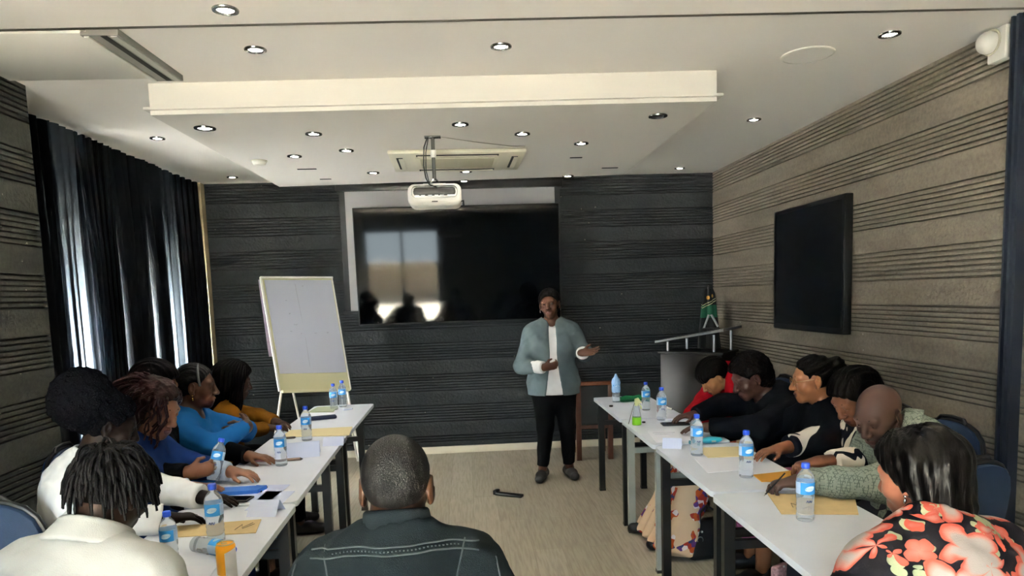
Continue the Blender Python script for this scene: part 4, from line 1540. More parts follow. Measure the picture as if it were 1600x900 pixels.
def hand_prims(F, wr, d, n, thumb_sign, curl, s=1.0, spread=1.0):
    """wr wrist, d direction of the hand, n the way the palm faces; the thumb leaves the thumb_sign side"""
    d = unit(d)
    n = unit(np.asarray(n, float) - d * (np.asarray(n, float) @ d))
    a = np.cross(d, n) * thumb_sign
    wr = np.asarray(wr, float)
    F.cap(wr - d * 0.015, wr + d * 0.03, s * 0.027, s * 0.033, k=0.02, flat=(n, 0.68))
    F.cap(wr + d * 0.03, wr + d * 0.075 * s, s * 0.034, s * 0.036, k=0.012, flat=(n, 0.42))
    if isinstance(curl, (int, float)):
        curl = [curl] * 4
    lens = (0.070, 0.078, 0.073, 0.058)
    offs = (0.027, 0.0095, -0.0085, -0.0255)
    for i in range(4):
        ang = 0.0
        fd = unit(d + a * (offs[i] * 5.0 * spread))
        p = wr + s * (d * (0.084 - abs(offs[i]) * 0.25) + a * offs[i] + n * 0.002)
        rr = 0.0092 if i < 3 else 0.0080
        for j, (fr, cu) in enumerate(((0.44, 0.55), (0.31, 0.95), (0.25, 0.6))):
            ang += curl[i] * cu
            dd = fd * math.cos(ang) + n * math.sin(ang)
            q = p + dd * lens[i] * fr * s
            r0 = s * rr * (1 - 0.10 * j)
            F.cap(p, q, r0, r0 * 0.9, k=0.0045)
            p = q
    t0 = wr + s * (d * 0.022 + a * 0.024 + n * 0.006)
    t1 = t0 + s * 0.040 * unit(d * 0.62 + a * 0.62 + n * 0.35)
    t2 = t1 + s * 0.030 * unit(d * 0.85 + a * (0.25 - 0.3 * max(curl)) + n * (0.25 + 0.4 * max(curl)))
    F.cap(t0, t1, s * 0.0145, s * 0.0105, k=0.010)
    F.cap(t1, t2, s * 0.0102, s * 0.0085, k=0.004)


class Figure:
    def __init__(s, label, hip, th, head, hth, hp=10, hr=0, sw=0.175, g=1.0, female=True, skin='#4a2f24', seated=True,
                 armR=None, armL=None, legR=None, legL=None, hs=1.0, lid=0.45, neck=None, back=0.02, bust=1.0, belly=0.0, ga=1.0, cat='person', step=0.010, hstep=0.0042, drop=0.026):
        s.hip = A3(*hip)
        t = math.radians(th)
        s.r, s.fw = A3(math.cos(t), -math.sin(t), 0), A3(math.sin(t), math.cos(t), 0)
        s.M = head_matrix(hth, hp, hr)
        s.hc, s.hs = A3(*head), hs
        s.g, s.ga, s.female, s.sw = g, ga, female, sw
        if neck is None:
            tu = unit(s.hc - s.hip)
            s.N = s.hc - s.fw * 0.03 - 0.145 * hs * unit(s.M[:, 2] * 0.45 + tu * 0.55)
        else:
            s.N = A3(*neck)
        s.tu = unit(s.N - s.hip)
        s.ft = unit(s.fw - s.tu * (s.fw @ s.tu))
        s.Sc = s.N - s.tu * 0.05
        s.sh = {'R': s.Sc + s.r * sw - s.tu * drop, 'L': s.Sc - s.r * sw - s.tu * drop}
        s.wa = s.hip + 0.36 * (s.N - s.hip) - s.ft * back * 0.6
        s.ch = s.hip + 0.70 * (s.N - s.hip) - s.ft * back
        s.arm = {'R': armR, 'L': armL}
        s.hj = {'R': s.hip + s.r * 0.085 * g, 'L': s.hip - s.r * 0.085 * g}
        s.leg = {}
        for k, lg, sg in (('R', legR, 1), ('L', legL, -1)):
            if lg:
                s.leg[k] = (A3(*lg[0]), A3(*lg[1]))
            else:
                kn = s.hip + s.fw * 0.42 + s.r * sg * 0.105 + A3(0, 0, -0.035)
                an = A3(*kn) + s.fw * 0.02
                an[2] = 0.085
                s.leg[k] = (kn, an)
        s.seated, s.lid, s.bust, s.belly = seated, lid, bust, belly
        base = A3(s.hip[0], s.hip[1], 0)
        s.base = base
        s.T = thing('person', label, cat, base)
        s.skin = skin_mat('skin', skin)
        s.step, s.hstep = step, hstep
        pts = [s.hc, s.hip, s.N] + list(s.sh.values()) + list(s.hj.values())
        for k in 'RL':
            pts += [A3(*s.arm[k]['el']), A3(*s.arm[k]['wr']), A3(*s.arm[k]['wr']) + unit(s.arm[k]['d']) * 0.19] + list(s.leg[k])
        pts = np.array(pts)
        s.lo, s.hi = pts.min(0) - 0.24, pts.max(0) + 0.24
        s.lo[2] = max(s.lo[2], -0.03)
        s.body()

    def P(s, *p):
        return s.hc + s.hs * (s.M @ A3(*p))

    def torso(s, F, e=0.0, hips=True):
        g = s.g
        ft = s.ft
        F.cap(s.hip, s.wa, 0.158 * g + e, 0.142 * g + e, k=0.05, flat=(ft, 0.78))
        F.cap(s.wa, s.ch, 0.142 * g + e, 0.158 * (0.5 + 0.5 * g) + e, k=0.05, flat=(ft, 0.74))
        F.cap(s.ch, s.Sc - s.tu * 0.05, 0.158 * (0.5 + 0.5 * g) + e, 0.115 + e, k=0.05, flat=(ft, 0.66))
        F.cap(s.sh['R'] * 0.97 + s.sh['L'] * 0.03, s.sh['L'] * 0.97 + s.sh['R'] * 0.03, 0.055 * (0.6 + 0.4 * g) + e, k=0.06)
        for q in 'RL':
            F.cap(s.N + s.tu * 0.012, s.sh[q] - s.tu * 0.005, 0.040 + e, 0.048 * (0.5 + 0.5 * s.ga) + e, k=0.04)
            if s.female and s.bust:
                sg = 1 if q == 'R' else -1
                b = 0.066 * s.bust * (0.6 + 0.4 * g)
                F.ell(s.ch + s.ft * (0.085 * g) + s.r * sg * 0.072 * g - s.tu * 0.035, [b + e, b + e, b * 1.05 + e], k=0.05)
        if s.belly:
            F.ell(s.wa + s.ft * 0.06, [0.13 * s.belly + e] * 3, k=0.06)
        if hips:
            F.cap(s.hj['R'], s.hj['L'], 0.10 * g + e, k=0.05)

    def arms(s, F, e0=0.0, e1=None, upto=1.0, cut=False, k=0.025):
        e1 = e0 if e1 is None else e1
        for q in 'RL':
            el, wr = A3(*s.arm[q]['el']), A3(*s.arm[q]['wr'])
            ga = s.ga
            F.cap(s.sh[q], el, 0.054 * ga + e0, 0.042 * ga + e0, k=0.045)
            en = el + (wr - el) * upto
            ru = 0.044 * ga + (0.0285 - 0.044 * ga) * upto
            F.cap(el, en, 0.044 * ga + e0, ru + e1, k=k, cutb=cut)

    def legs(s, F, e=0.0, upto=1.0, cut=False):
        for q in 'RL':
            kn, an = s.leg[q]
            F.cap(s.hj[q], kn, 0.085 * s.g + e, 0.058 * (0.6 + 0.4 * s.g) + e, k=0.04)
            en = kn + (an - kn) * upto
            F.cap(kn, en, 0.058 * (0.6 + 0.4 * s.g) + e, 0.058 + (0.038 - 0.058) * upto + e, k=0.03, cutb=cut)

    def footdir(s, q):
        return unit(s.fw + (s.r if q == 'R' else -s.r) * 0.25)

    def body(s):
        fines = [(s.hc - 0.135 * s.hs, s.hc + 0.135 * s.hs, s.hstep)]
        for q in 'RL':
            a = s.arm[q]
            if a.get('fine', True):
                w = A3(*a['wr'])
                m = w + unit(a['d']) * 0.10
                fines.append((np.minimum(w, m) - 0.055, np.maximum(w, m) + 0.055, 0.0045))
        F = Field(s.lo, s.hi, s.step, fines)
        s.torso(F)
        s.arms(F)
        s.legs(F)
        for q in 'RL':
            kn, an = s.leg[q]
            fd = s.footdir(q)
            F.cap(an - fd * 0.03 + A3(0, 0, -0.045), an + fd * 0.13 + A3(0, 0, -0.055), 0.032, 0.026, k=0.03, flat=(A3(0, 0, 1), 0.8))
            a = s.arm[q]
            hand_prims(F, a['wr'], a['d'], a['n'], 1 if q == 'R' else -1, a.get('curl', 0.5), a.get('s', 0.95 if s.female else 1.05), a.get('spread', 1.0))
        F.cap(s.N - s.tu * 0.03, s.P(0, -0.022, -0.05), 0.055 * (1 if s.female else 1.12), 0.052 * (1 if s.female else 1.12), k=0.03)
        head_prims(F, s.hc, s.M, s.hs, s.lid, s.female)
        MT = s.M.T

        def fix(C):
            L = (C - s.hc) @ s.M / s.hs
            d = (L[:, 0] / 0.026) ** 2 + ((L[:, 1] - 0.094) / 0.016) ** 2 + ((L[:, 2] + 0.0685) / 0.0125) ** 2
            return (d < 1).astype(int)
        s.B = field_obj('body', F, [s.skin, M_lips], s.T, s.base, fix)
        if s.lid > 0.05:
            for sx in (-1, 1):
                mb = MB()
                c = Vector(s.P(sx * 0.032, 0.0745, 0.0045) - s.base)
                R = 0.0118 * s.hs
                Mm = Matrix([list(s.M[i]) for i in range(3)])
                rot = Mm.to_4x4() @ Matrix.Rotation(-PI / 2, 4, 'X')     # local z -> forward
                mb.sphere(c, R, 16, 10, (1, 1, 1), rot)
                mb.mi = [1 if i // 16 in (0, 1) else 0 for i in range(len(mb.f))]
                build('eye', mb, [M_eyew, M_iris], s.T)
        mb = MB()
        for sx in (-1, 1):
            mb.tube([Vector(s.P(sx * x, y, z) - s.base) for x, y, z in ((0.014, 0.0855, 0.026), (0.026, 0.0850, 0.0315), (0.038, 0.0785, 0.031), (0.048, 0.068, 0.025))], [0.0026, 0.0034, 0.003, 0.0015], 6)
        build('eyebrows', mb, M_hairblk, s.T)

    # ------------------------------------------------ clothes
    def fld(s, step=0.010, zlo=None, zhi=None):
        lo, hi = s.lo.copy(), s.hi.copy()
        if zlo is not None:
            lo[2] = zlo
        if zhi is not None:
            hi[2] = zhi
        return Field(lo, hi, step)

    def top(s, name, m, e=0.014, sleeve=0.95, neck_r=0.064, vneck=0.0, wr=0.004, step=0.010, flare=0.004, fn=None, armless=False, low=0.0, fix=None, neckh=0.0, hem=None):
        zl = min(s.hip[2] - 0.16, min(A3(*s.arm[q]['wr'])[2] for q in 'RL') - 0.12) - low
        F = s.fld(step, zlo=max(0.02, zl), zhi=max(s.N[2] + 0.16, s.sh['R'][2] + 0.15))
        s.torso(F, e)
        if low:
            F.cap(s.hip + A3(0, 0, 0.05), s.hip - A3(0, 0, low), 0.158 * s.g + e, 0.170 * s.g + e + 0.01, k=0.04, flat=(s.ft, 0.8), cutb=True)
        if not armless:
            s.arms(F, e, e * 0.75 + flare, sleeve, cut=True)
        if wr:
            F.disp(lambda P: wr * wob(P, 26, s.hip[1]) + 0.5 * wr * wob(P, 55, 2.0 + s.hip[0]))
        # neck hole
        ax = unit(s.P(0, -0.02, -0.05) - s.N)
        F.cap(s.N - ax * (0.01 - neckh), s.N + ax * 0.25, neck_r, neck_r * 1.1, k=0.012, op='sub')
        if vneck:
            F.cap(s.N + s.ft * 0.09 + s.tu * 0.02, s.N + s.ft * 0.16 - s.tu * vneck, 0.055, 0.012, k=0.012, op='sub')
        if hem is not None:
            F.cut(A3(0, 0, -1), A3(s.hip[0], s.hip[1], hem), near=A3(s.hip[0], s.hip[1], hem), rad=0.5)
        if fn:
            fn(F)
        return field_obj(name, F, m, s.T, s.base, fix)

    def bottom(s, name, m, e=0.012, upto=0.96, step=0.011):
        F = s.fld(step, zhi=s.hip[2] + 0.2)
        F.cap(s.hip - s.tu * 0.02, s.hip + s.tu * 0.06, 0.158 * s.g + e, 0.15 * s.g + e, k=0.04, flat=(s.ft, 0.8))
        F.cap(s.hj['R'], s.hj['L'], 0.10 * s.g + e, k=0.05)
        s.legs(F, e, upto, cut=True)
        F.disp(lambda P: 0.004 * wob(P, 24, 1.0))
        return field_obj(name, F, m, s.T, s.base)

    def skirt(s, name, m, drop=0.12, spread=0.0, e=0.014, toe=0.0):
        F = s.fld(0.011, zlo=0.02, zhi=s.hip[2] + 0.2)
        F.cap(s.hj['R'], s.hj['L'], 0.11 * s.g + e, k=0.05)
        k0, k1 = s.leg['R'][0], s.leg['L'][0]
        for q in 'RL':
            F.cap(s.hj[q], s.leg[q][0], 0.088 * s.g + e, 0.066 + e, k=0.06)
        mid = (s.hj['R'] + s.hj['L']) / 2
        F.cap(mid, (k0 + k1) / 2, 0.085 * s.g, 0.06, k=0.06)
        for u in (0, 0.25, 0.5, 0.75, 1.0):
            a = k0 + (k1 - k0) * u
            b = A3(a[0], a[1], drop) + s.fw * (0.04 + toe) + s.r * (0.5 - u) * 2 * spread * 0.5
            F.cap(a, b, 0.062 + e, 0.055 + spread * 0.25, k=0.06, cutb=True)
        F.disp(lambda P: (0.010 * np.sin((P @ s.r) * 60 + 2 * np.sin(P[:, 2] * 6)) * np.clip((0.5 - P[:, 2]) * 3, 0, 1) + 0.003 * wob(P, 30)))
        return field_obj(name, F, m, s.T, s.base)

    def shoes(s, m=None, h=1.0):
        for q in 'RL':
            kn, an = s.leg[q]
            fd = s.footdir(q)
            a = A3(an[0], an[1], 0.045) - fd * 0.045
            b = A3(an[0], an[1], 0.035) + fd * 0.145
            F = Field(np.minimum(a, b) - 0.09, np.maximum(a, b) + 0.1, 0.007)
            F.cap(a, b, 0.042, 0.040, k=0.02, flat=(A3(0, 0, 1), 0.85))
            F.cap(a + A3(0, 0, 0.005), A3(an[0], an[1], 0.085), 0.042, 0.044, k=0.02, cutb=True)
            F.ell((a + b) / 2 + A3(0, 0, 0.01) + fd * 0.02, (0.044, 0.044, 0.038), k=0.03)
            F.cut(A3(0, 0, -1), A3(0, 0, 0.003), near=(a + b) / 2)
            field_obj('shoe', F, m or M_shoe, s.T, s.base)

    def collar(s, name, m, r0=0.062, r1=0.070, h=0.045, th=0.008, gap=0.5, lift=0.0, back=0.0, tilt=0.0, fold=0.0):
        ax = unit(s.P(0, -0.02, -0.05) - s.N)
        f = unit(s.ft - ax * (s.ft @ ax))
        r = np.cross(f, ax)
        c = s.N + ax * lift - f * back
        F = Field(c - 0.16, c + 0.17, 0.005)
        n = 84
        for i in range(n + 1):
            a = gap + (2 * PI - 2 * gap) * i / n
            o = f * math.cos(a) + r * math.sin(a)
            bk = (1 - math.cos(a)) / 2
            p0 = c + o * r0 - ax * 0.015 + ax * tilt * bk
            p1 = c + o * r1 + ax * h * (0.55 + 0.45 * bk) + ax * tilt * bk
            F.cap(p0, p1, th * 0.6, th * 0.5, k=0.006)
            if fold:
                p2 = c + o * (r1 + fold) - ax * 0.012 + ax * tilt * bk
                F.cap(p1, p2, th * 0.5, th * 0.45, k=0.006)
        return field_obj(name, F, m, s.T, s.base)

    # ------------------------------------------------ hair
    def hair(s, kind, m, name='hair'):
        P, hs, M = s.P, s.hs, s.M
        step = 0.0048
        pad = 0.32 if kind == 'afro_puff' else 0.2
        lo, hi = s.hc - pad, s.hc + pad
        if kind in ('long', 'curly_long', 'bob', 'straight', 'braids'):
            lo = lo - A3(0.02, 0.02, 0.16)
        F = Field(lo, hi, step)
        E = lambda c, r, k=0.015, op='add': F.ell(P(*c), [hs * v for v in r], M, k, op)

        def cap(t=0.012, line=0.076, slope=0.79):
            E((0, -0.016, 0.034), (0.076 + t, 0.096 + t, 0.087 + t))
            n = M @ A3(0, slope, -math.sqrt(1 - slope * slope))
            F.cut(n, P(0, line, 0.075), k=0.012, near=s.hc, rad=0.3)

        def ears(r=(0.03, 0.026, 0.04)):
            for sx in (-1, 1):
                E((sx * 0.09, 0.004, -0.012), r, 0.01, 'sub')
        ridg = lambda amp, fr: F.disp(lambda Q: amp * np.sin(fr * np.arctan2((Q - s.hc) @ M[:, 0], -(Q - s.hc) @ M[:, 1] + 0.02) + 3 * wob(Q, 18)))
        strand = lambda amp, fr: F.disp(lambda Q: amp * np.sin(fr * ((Q - s.hc) @ M[:, 0]) + 1.5 * wob(Q, 22)) * 1.0)
        if kind == 'crop':
            cap(0.0035, 0.070, 0.86)
            F.cut(-M[:, 2], P(0, -0.05, -0.052), k=0.02, near=s.hc)
            ears((0.030, 0.030, 0.045))
            F.disp(lambda Q: 0.0012 * curls(Q, 260))
        elif kind == 'short_woman':
            cap(0.018, 0.078, 0.80)
            E((0, -0.06, -0.03), (0.068, 0.05, 0.06), 0.03)
            ears()
            F.disp(lambda Q: 0.0035 * curls(Q, 110))
        elif kind == 'afro_puff':
            cap(0.014, 0.070, 0.80)
            E((-0.0, -0.120, 0.075), (0.125, 0.115, 0.122), 0.03)
            ears()
            F.disp(lambda Q: 0.010 * curls(Q, 60) + 0.006 * curls(Q, 140, 2.0))
        elif kind == 'dreads':
            cap(0.012, 0.072, 0.80)
            F.cut(-M[:, 2], P(0, -0.05, -0.05), k=0.02, near=s.hc)
            ears()
        elif kind == 'headband':
            cap(0.010, 0.066, 0.86)
            E((0, -0.075, 0.0), (0.06, 0.045, 0.065), 0.03)
            ears((0.035, 0.034, 0.05))
            strand(0.0018, 420)
        elif kind == 'fringe':
            cap(0.024, 0.088, 0.62)
            E((0, 0.062, 0.045), (0.07, 0.038, 0.04), 0.025)
            E((0, -0.07, -0.03), (0.07, 0.05, 0.06), 0.03)
            ears((0.03, 0.03, 0.035))
            strand(0.002, 300)
        elif kind == 'curly_short':
            cap(0.030, 0.080, 0.80)
            E((0, -0.075, -0.02), (0.085, 0.06, 0.085), 0.03)
            ears((0.034, 0.032, 0.045))
            F.disp(lambda Q: 0.006 * curls(Q, 85))
        elif kind == 'bob':
            cap(0.026, 0.084, 0.74)
            for sx in (-1, 1):
                F.cap(P(sx * 0.078, -0.01, 0.03), P(sx * 0.078, -0.005, -0.085), 0.034, 0.026, k=0.03)
            E((0, -0.07, -0.04), (0.085, 0.06, 0.09), 0.04)
            strand(0.0016, 260)
        elif kind == 'long':
            cap(0.026, 0.085, 0.72)
            for sx in (-1, 1):
                F.cap(P(sx * 0.076, 0.0, 0.03), P(sx * 0.085, 0.01, -0.15), 0.036, 0.034, k=0.04)
                F.cap(P(sx * 0.085, 0.01, -0.12), P(sx * 0.09, 0.02, -0.25), 0.034, 0.018, k=0.03)
            F.cap(P(0, -0.075, 0.02), P(0, -0.10, -0.20), 0.075, 0.06, k=0.05)
            ridg(0.0035, 34)
        elif kind == 'curly_long':
            cap(0.022, 0.078, 0.80)
            for sx in (-1, 1):
                F.cap(P(sx * 0.075, -0.03, 0.03), P(sx * 0.09, -0.03, -0.12), 0.036, 0.04, k=0.04)
            F.cap(P(0, -0.07, 0.02), P(0, -0.10, -0.13), 0.08, 0.065, k=0.05)
            F.disp(lambda Q: 0.009 * curls(Q, 70))
        elif kind == 'bun':
            cap(0.010, 0.066, 0.84)
            E((0, -0.125, 0.055), (0.05, 0.045, 0.05), 0.02)
            F.cap(P(0, -0.14, 0.04), P(0.0, -0.12, -0.10), 0.03, 0.018, k=0.02)
            ears((0.035, 0.034, 0.05))
            F.disp(lambda Q: 0.0030 * np.sin(190 * ((Q - s.hc) @ M[:, 2]) + 60 * ((Q - s.hc) @ M[:, 1])))
        elif kind == 'braids':
            cap(0.022, 0.080, 0.80)
            F.cap(P(0.0, -0.09, 0.02), P(0.0, -0.11, -0.12), 0.07, 0.05, k=0.04)
            for sx in (-1, 1):
                F.cap(P(sx * 0.080, -0.02, 0.04), P(sx * 0.092, 0.0, -0.14), 0.030, 0.018, k=0.03)
            ears((0.03, 0.03, 0.035))
            F.disp(lambda Q: 0.0038 * np.sin(210 * ((Q - s.hc) @ M[:, 0]) + 2.0 * wob(Q, 30)))
        elif kind == 'straight':
            cap(0.016, 0.080, 0.78)
            F.cap(P(0, -0.045, 0.03), P(0, -0.062, -0.085), 0.080, 0.062, k=0.05)
            for sx in (-1, 1):
                F.cap(P(sx * 0.062, -0.03, 0.05), P(sx * 0.064, -0.035, -0.06), 0.034, 0.022, k=0.03)
            E((0, 0.02, 0.070), (0.075, 0.06, 0.05), 0.03)
            F.disp(lambda Q: 0.005 * wob(Q, 34) + 0.003 * np.sin(22 * np.arctan2((Q - s.hc) @ M[:, 0], 0.03 - (Q - s.hc) @ M[:, 1]) + 2.2 * wob(Q, 16)) + 0.002 * wob(Q, 60))
        return field_obj(name, F, m, s.T, s.base, smooth=1)

    def locks(s, name, m, n, L, r, seed=1, curl=0.0, front=0.35, grav=0.32, lift=0.012, steps=9, parent=None, side=0, drift=0.0):
        """separate locks of hair rooted on the scalp and falling under their weight"""
        rnd = random.Random(seed)
        mb = MB()
        C = A3(0, -0.016, 0.03)
        rad = A3(0.076, 0.096, 0.087)
        down = s.M.T @ A3(0, 0, -1)
        k = 0
        while k < n:
            d = unit([rnd.gauss(0, 1) for _ in range(3)])
            if (side and (d[0] * side < 0.05 or (d[1] > -0.35 and d[2] > 0.6))) or d[2] < -0.35 or (d[1] > front and d[2] < 0.45) or d[1] > 0.8:
                continue
            k += 1
            p = C + rad * d
            v = unit(d * 0.9 + A3(rnd.uniform(-.4, .4), rnd.uniform(-.4, .4), rnd.uniform(-.2, .4)) * 0.6)
            ln = L * rnd.uniform(0.6, 1.3) / steps
            pts = []
            ph = rnd.random() * 6
            for j in range(steps + 1):
                pts.append(p.copy())
                v = unit(v + down * grav + A3(0, -drift, 0) + A3(*[rnd.uniform(-1, 1) for _ in range(3)]) * 0.14)
                p = p + v * ln
                q = (p - C) / (rad + lift + 0.004 * (k % 4))
                l = np.linalg.norm(q)
                if l < 1 and p[2] > -0.09:
                    p = C + (p - C) / max(l, 0.3)
            if curl:
                pp = []
                for j, q in enumerate(pts):
                    a = ph + j * 1.5
                    w = curl * min(1, j / 3)
                    pp.append(q + A3(math.cos(a), math.sin(a), 0.3 * math.sin(a)) * w)
                pts = pp
            rr = [r * rnd.uniform(0.8, 1.15) * (1 - 0.35 * (j / steps) ** 3) for j in range(steps + 1)]
            mb.tube([Vector(s.P(*q) - s.base) for q in pts], rr, 6)
        return build(name, mb, m, parent or s.T)

    def glasses(s, m=None):
        mb = MB()
        for sx in (-1, 1):
            mb.tube([Vector(s.P(sx * 0.034 + 0.025 * math.cos(a), 0.099, 0.004 + 0.018 * math.sin(a)) - s.base) for a in [2 * PI * i / 20 for i in range(20)]], 0.0018, 6, closed=True)
            mb.tube([Vector(s.P(*q) - s.base) for q in ((sx * 0.059, 0.098, 0.008), (sx * 0.076, 0.07, 0.01), (sx * 0.083, 0.0, 0.012), (sx * 0.084, -0.02, -0.004))], 0.0018, 6)
        mb.tube([Vector(s.P(*q) - s.base) for q in ((-0.009, 0.100, 0.006), (0, 0.104, 0.010), (0.009, 0.100, 0.006))], 0.0016, 6)
        return build('glasses', mb, m or M_ink, s.T)

    def earrings(s, m, r=0.006, drop=0.02, sides=(-1, 1)):
        for sx in sides:
            c = s.P(sx * 0.086, -0.003, -0.042) - s.base
            build('earring', MB().sphere(Vector(c), 0.004, 8, 6).sphere(Vector(c) - Vector((0, 0, drop)), r, 10, 8, (0.7, 0.7, 1.5)), m, s.T)


def cloth(name, col, rough=0.8, bump=0.15, bscale=350, vary=0.06, vscale=15, sheen=0.0, spec=0.06):
    return mat(name, col, rough=rough, bump=bump, bscale=bscale, vary=vary, vscale=vscale, sheen=sheen, spec=spec)


def arm(el, wr, d, n, curl=0.5, **k):
    return dict(el=el, wr=wr, d=d, n=n, curl=curl, **k)

# ------------------------------------------------------------------ the people
DN = A3(0, 0, -1)
T_SKIN_D, T_SKIN_M, T_SKIN_L = '#3e271d', '#5f3b29', '#86583c'

C_black = cloth('black_cloth', '#060709')
C_blackjk = cloth('black_jacket_cloth', '#080b10')
C_white = cloth('white_cloth', '#dcdcdc')
C_cream = cloth('cream_jacket_cloth', '#a2a4a2')
C_navy = cloth('navy_cloth', '#12295a')
C_blue = cloth('blue_knit', '#16528c', bump=0.25)
C_mustard = cloth('mustard_knit', '#6a440e', bump=0.3)
C_red = cloth('red_cloth', '#8a0c18')
C_grey = cloth('grey_green_knit', '#586468', bump=0.3)
C_shirtblue = cloth('pale_blue_shirt', '#b9c7dc')
C_pink = cloth('pink_cloth', '#b0648f')
C_dkgrey = cloth('dark_grey_cloth', '#33333a')


def denim():
    m = cloth('slate_denim', '#12191d', rough=0.8, bump=0.35, bscale=500, vary=0.12, vscale=7)
    return m


C_denim = denim()


def print_floral():
    """black cloth with large coral and white petals and sage leaves"""
    m = cloth('floral_cloth', '#14141a', rough=0.6)
    g = NT(m)
    tc = g.n('TexCoord')
    nz = g.n('TexNoise')
    nz.inputs['Scale'].default_value = 14
    g.link(tc.outputs['Object'], nz.inputs['Vector'])
    wv = g.n('VectorMath', operation='SCALE')
    wv.inputs['Scale'].default_value = 0.05
    g.link(nz.outputs['Color'], wv.inputs[0])
    ad = g.n('VectorMath', operation='ADD')
    g.link(tc.outputs['Object'], ad.inputs[0])
    g.link(wv.outputs[0], ad.inputs[1])

    def flowers(scale, off, petals, size):
        mp = g.n('Mapping')
        mp.inputs['Location'].default_value = off
        g.link(ad.outputs[0], mp.inputs[0])
        v = g.n('TexVoronoi')
        v.inputs['Scale'].default_value = scale
        v.inputs['Randomness'].default_value = 0.8
        g.link(mp.outputs[0], v.inputs['Vector'])
        df = g.n('VectorMath', operation='SUBTRACT')
        g.link(mp.outputs[0], df.inputs[0])
        sc = g.n('VectorMath', operation='SCALE')
        sc.inputs['Scale'].default_value = 1.0
        g.link(v.outputs['Position'], sc.inputs[0])
        g.link(sc.outputs[0], df.inputs[1])
        s = g.n('SeparateXYZ')
        g.link(df.outputs[0], s.inputs[0])
        sy = g.math('ADD', s.outputs['Z'], g.math('MULTIPLY', s.outputs['Y'], 0.8))
        an = g.math('ARCTAN2', sy, s.outputs['X'])
        rr = g.math('MULTIPLY', v.outputs['Distance'], 1.0)
        pet = g.math('ADD', 0.62, g.math('MULTIPLY', g.math('ABSOLUTE', g.math('SINE', g.math('MULTIPLY', an, petals / 2))), 0.38))
        q = g.math('DIVIDE', rr, g.math('MULTIPLY', pet, size))
        return q, v.outputs['Color']
    q1, c1 = flowers(8.0, (0, 0, 0), 5, 0.66)
    q2, c2 = flowers(11.5, (0.37, 0.21, 0.45), 4, 0.42)
    q3, c3 = flowers(12.0, (1.3, 0.7, 0.9), 2, 0.42)
    ramp = g.n('ValToRGB')
    e = ramp.color_ramp.elements
    e[0].position, e[0].color = 0.0, lin('#1b1a20')
    e[1].position, e[1].color = 1.0, lin('#a04a3e')
    for p, c in ((0.10, '#1b1a20'), (0.13, '#9c9694'), (0.66, '#948e8c'), (0.80, '#a8736a'), (0.92, '#a04a3e')):
        k = e.new(p)
        k.color = lin(c)
    g.link(q1, ramp.inputs[0])
    ramp2 = g.n('ValToRGB')
    e = ramp2.color_ramp.elements
    e[0].position, e[0].color = 0.0, lin('#a8685f')
    e[1].position, e[1].color = 1.0, lin('#a04a3e')
    g.link(q2, ramp2.inputs[0])
    base = g.mix(g.math('LESS_THAN', q3, 1.0), lin('#14141a'), lin('#8d967a'))
    base = g.mix(g.math('LESS_THAN', q2, 1.0), base, ramp2.outputs[0])
    base = g.mix(g.math('LESS_THAN', q1, 1.0), base, ramp.outputs[0])
    g.link(base, g.b.inputs['Base Color'])
    return m


def print_bold():
    """cream cloth with bold black brush strokes"""
    m = cloth('black_cream_print', '#d3c9bc', rough=0.65)
    g = NT(m)
    tc = g.n('TexCoord')
    mp = g.n('Mapping')
    mp.inputs['Scale'].default_value = (2.2, 2.6, 1.0)
    mp.inputs['Rotation'].default_value = (0.3, 0.5, 0.2)
    g.link(tc.outputs['Object'], mp.inputs[0])
    n = g.n('TexNoise')
    n.inputs['Scale'].default_value = 3.6
    n.inputs['Detail'].default_value = 1.0
    n.inputs['Distortion'].default_value = 1.6
    g.link(mp.outputs[0], n.inputs['Vector'])
    c = g.mix(g.math('GREATER_THAN', n.outputs['Fac'], 0.53), lin('#d6ccbf'), lin('#14161f'))
    g.link(c, g.b.inputs['Base Color'])
    return m


def print_skirt():
    m = cloth('printed_skirt_cloth', '#cdb294')
    g = NT(m)
    tc = g.n('TexCoord')
    v = g.n('TexVoronoi')
    v.inputs['Scale'].default_value = 34
    g.link(tc.outputs['Object'], v.inputs['Vector'])
    w = g.n('TexNoise')
    w.inputs['Scale'].default_value = 7
    g.link(tc.outputs['Object'], w.inputs['Vector'])
    r = g.n('ValToRGB')
    r.color_ramp.interpolation = 'CONSTANT'
    e = r.color_ramp.elements
    e[0].position, e[0].color = 0.0, lin('#b5532a')
    e[1].position, e[1].color = 0.3, lin('#5a3a7a')
    for p, c in ((0.5, '#d8d0d4'), (0.7, '#a33a30'), (0.85, '#39406e')):
        k = e.new(p)
        k.color = lin(c)
    s = g.n('SeparateXYZ')
    g.link(v.outputs['Color'], s.inputs[0])
    g.link(s.outputs[0], r.inputs[0])
    c = g.mix(g.math('GREATER_THAN', w.outputs['Fac'], 0.53), lin('#cdb294'), r.outputs[0])
    g.link(c, g.b.inputs['Base Color'])
    return m


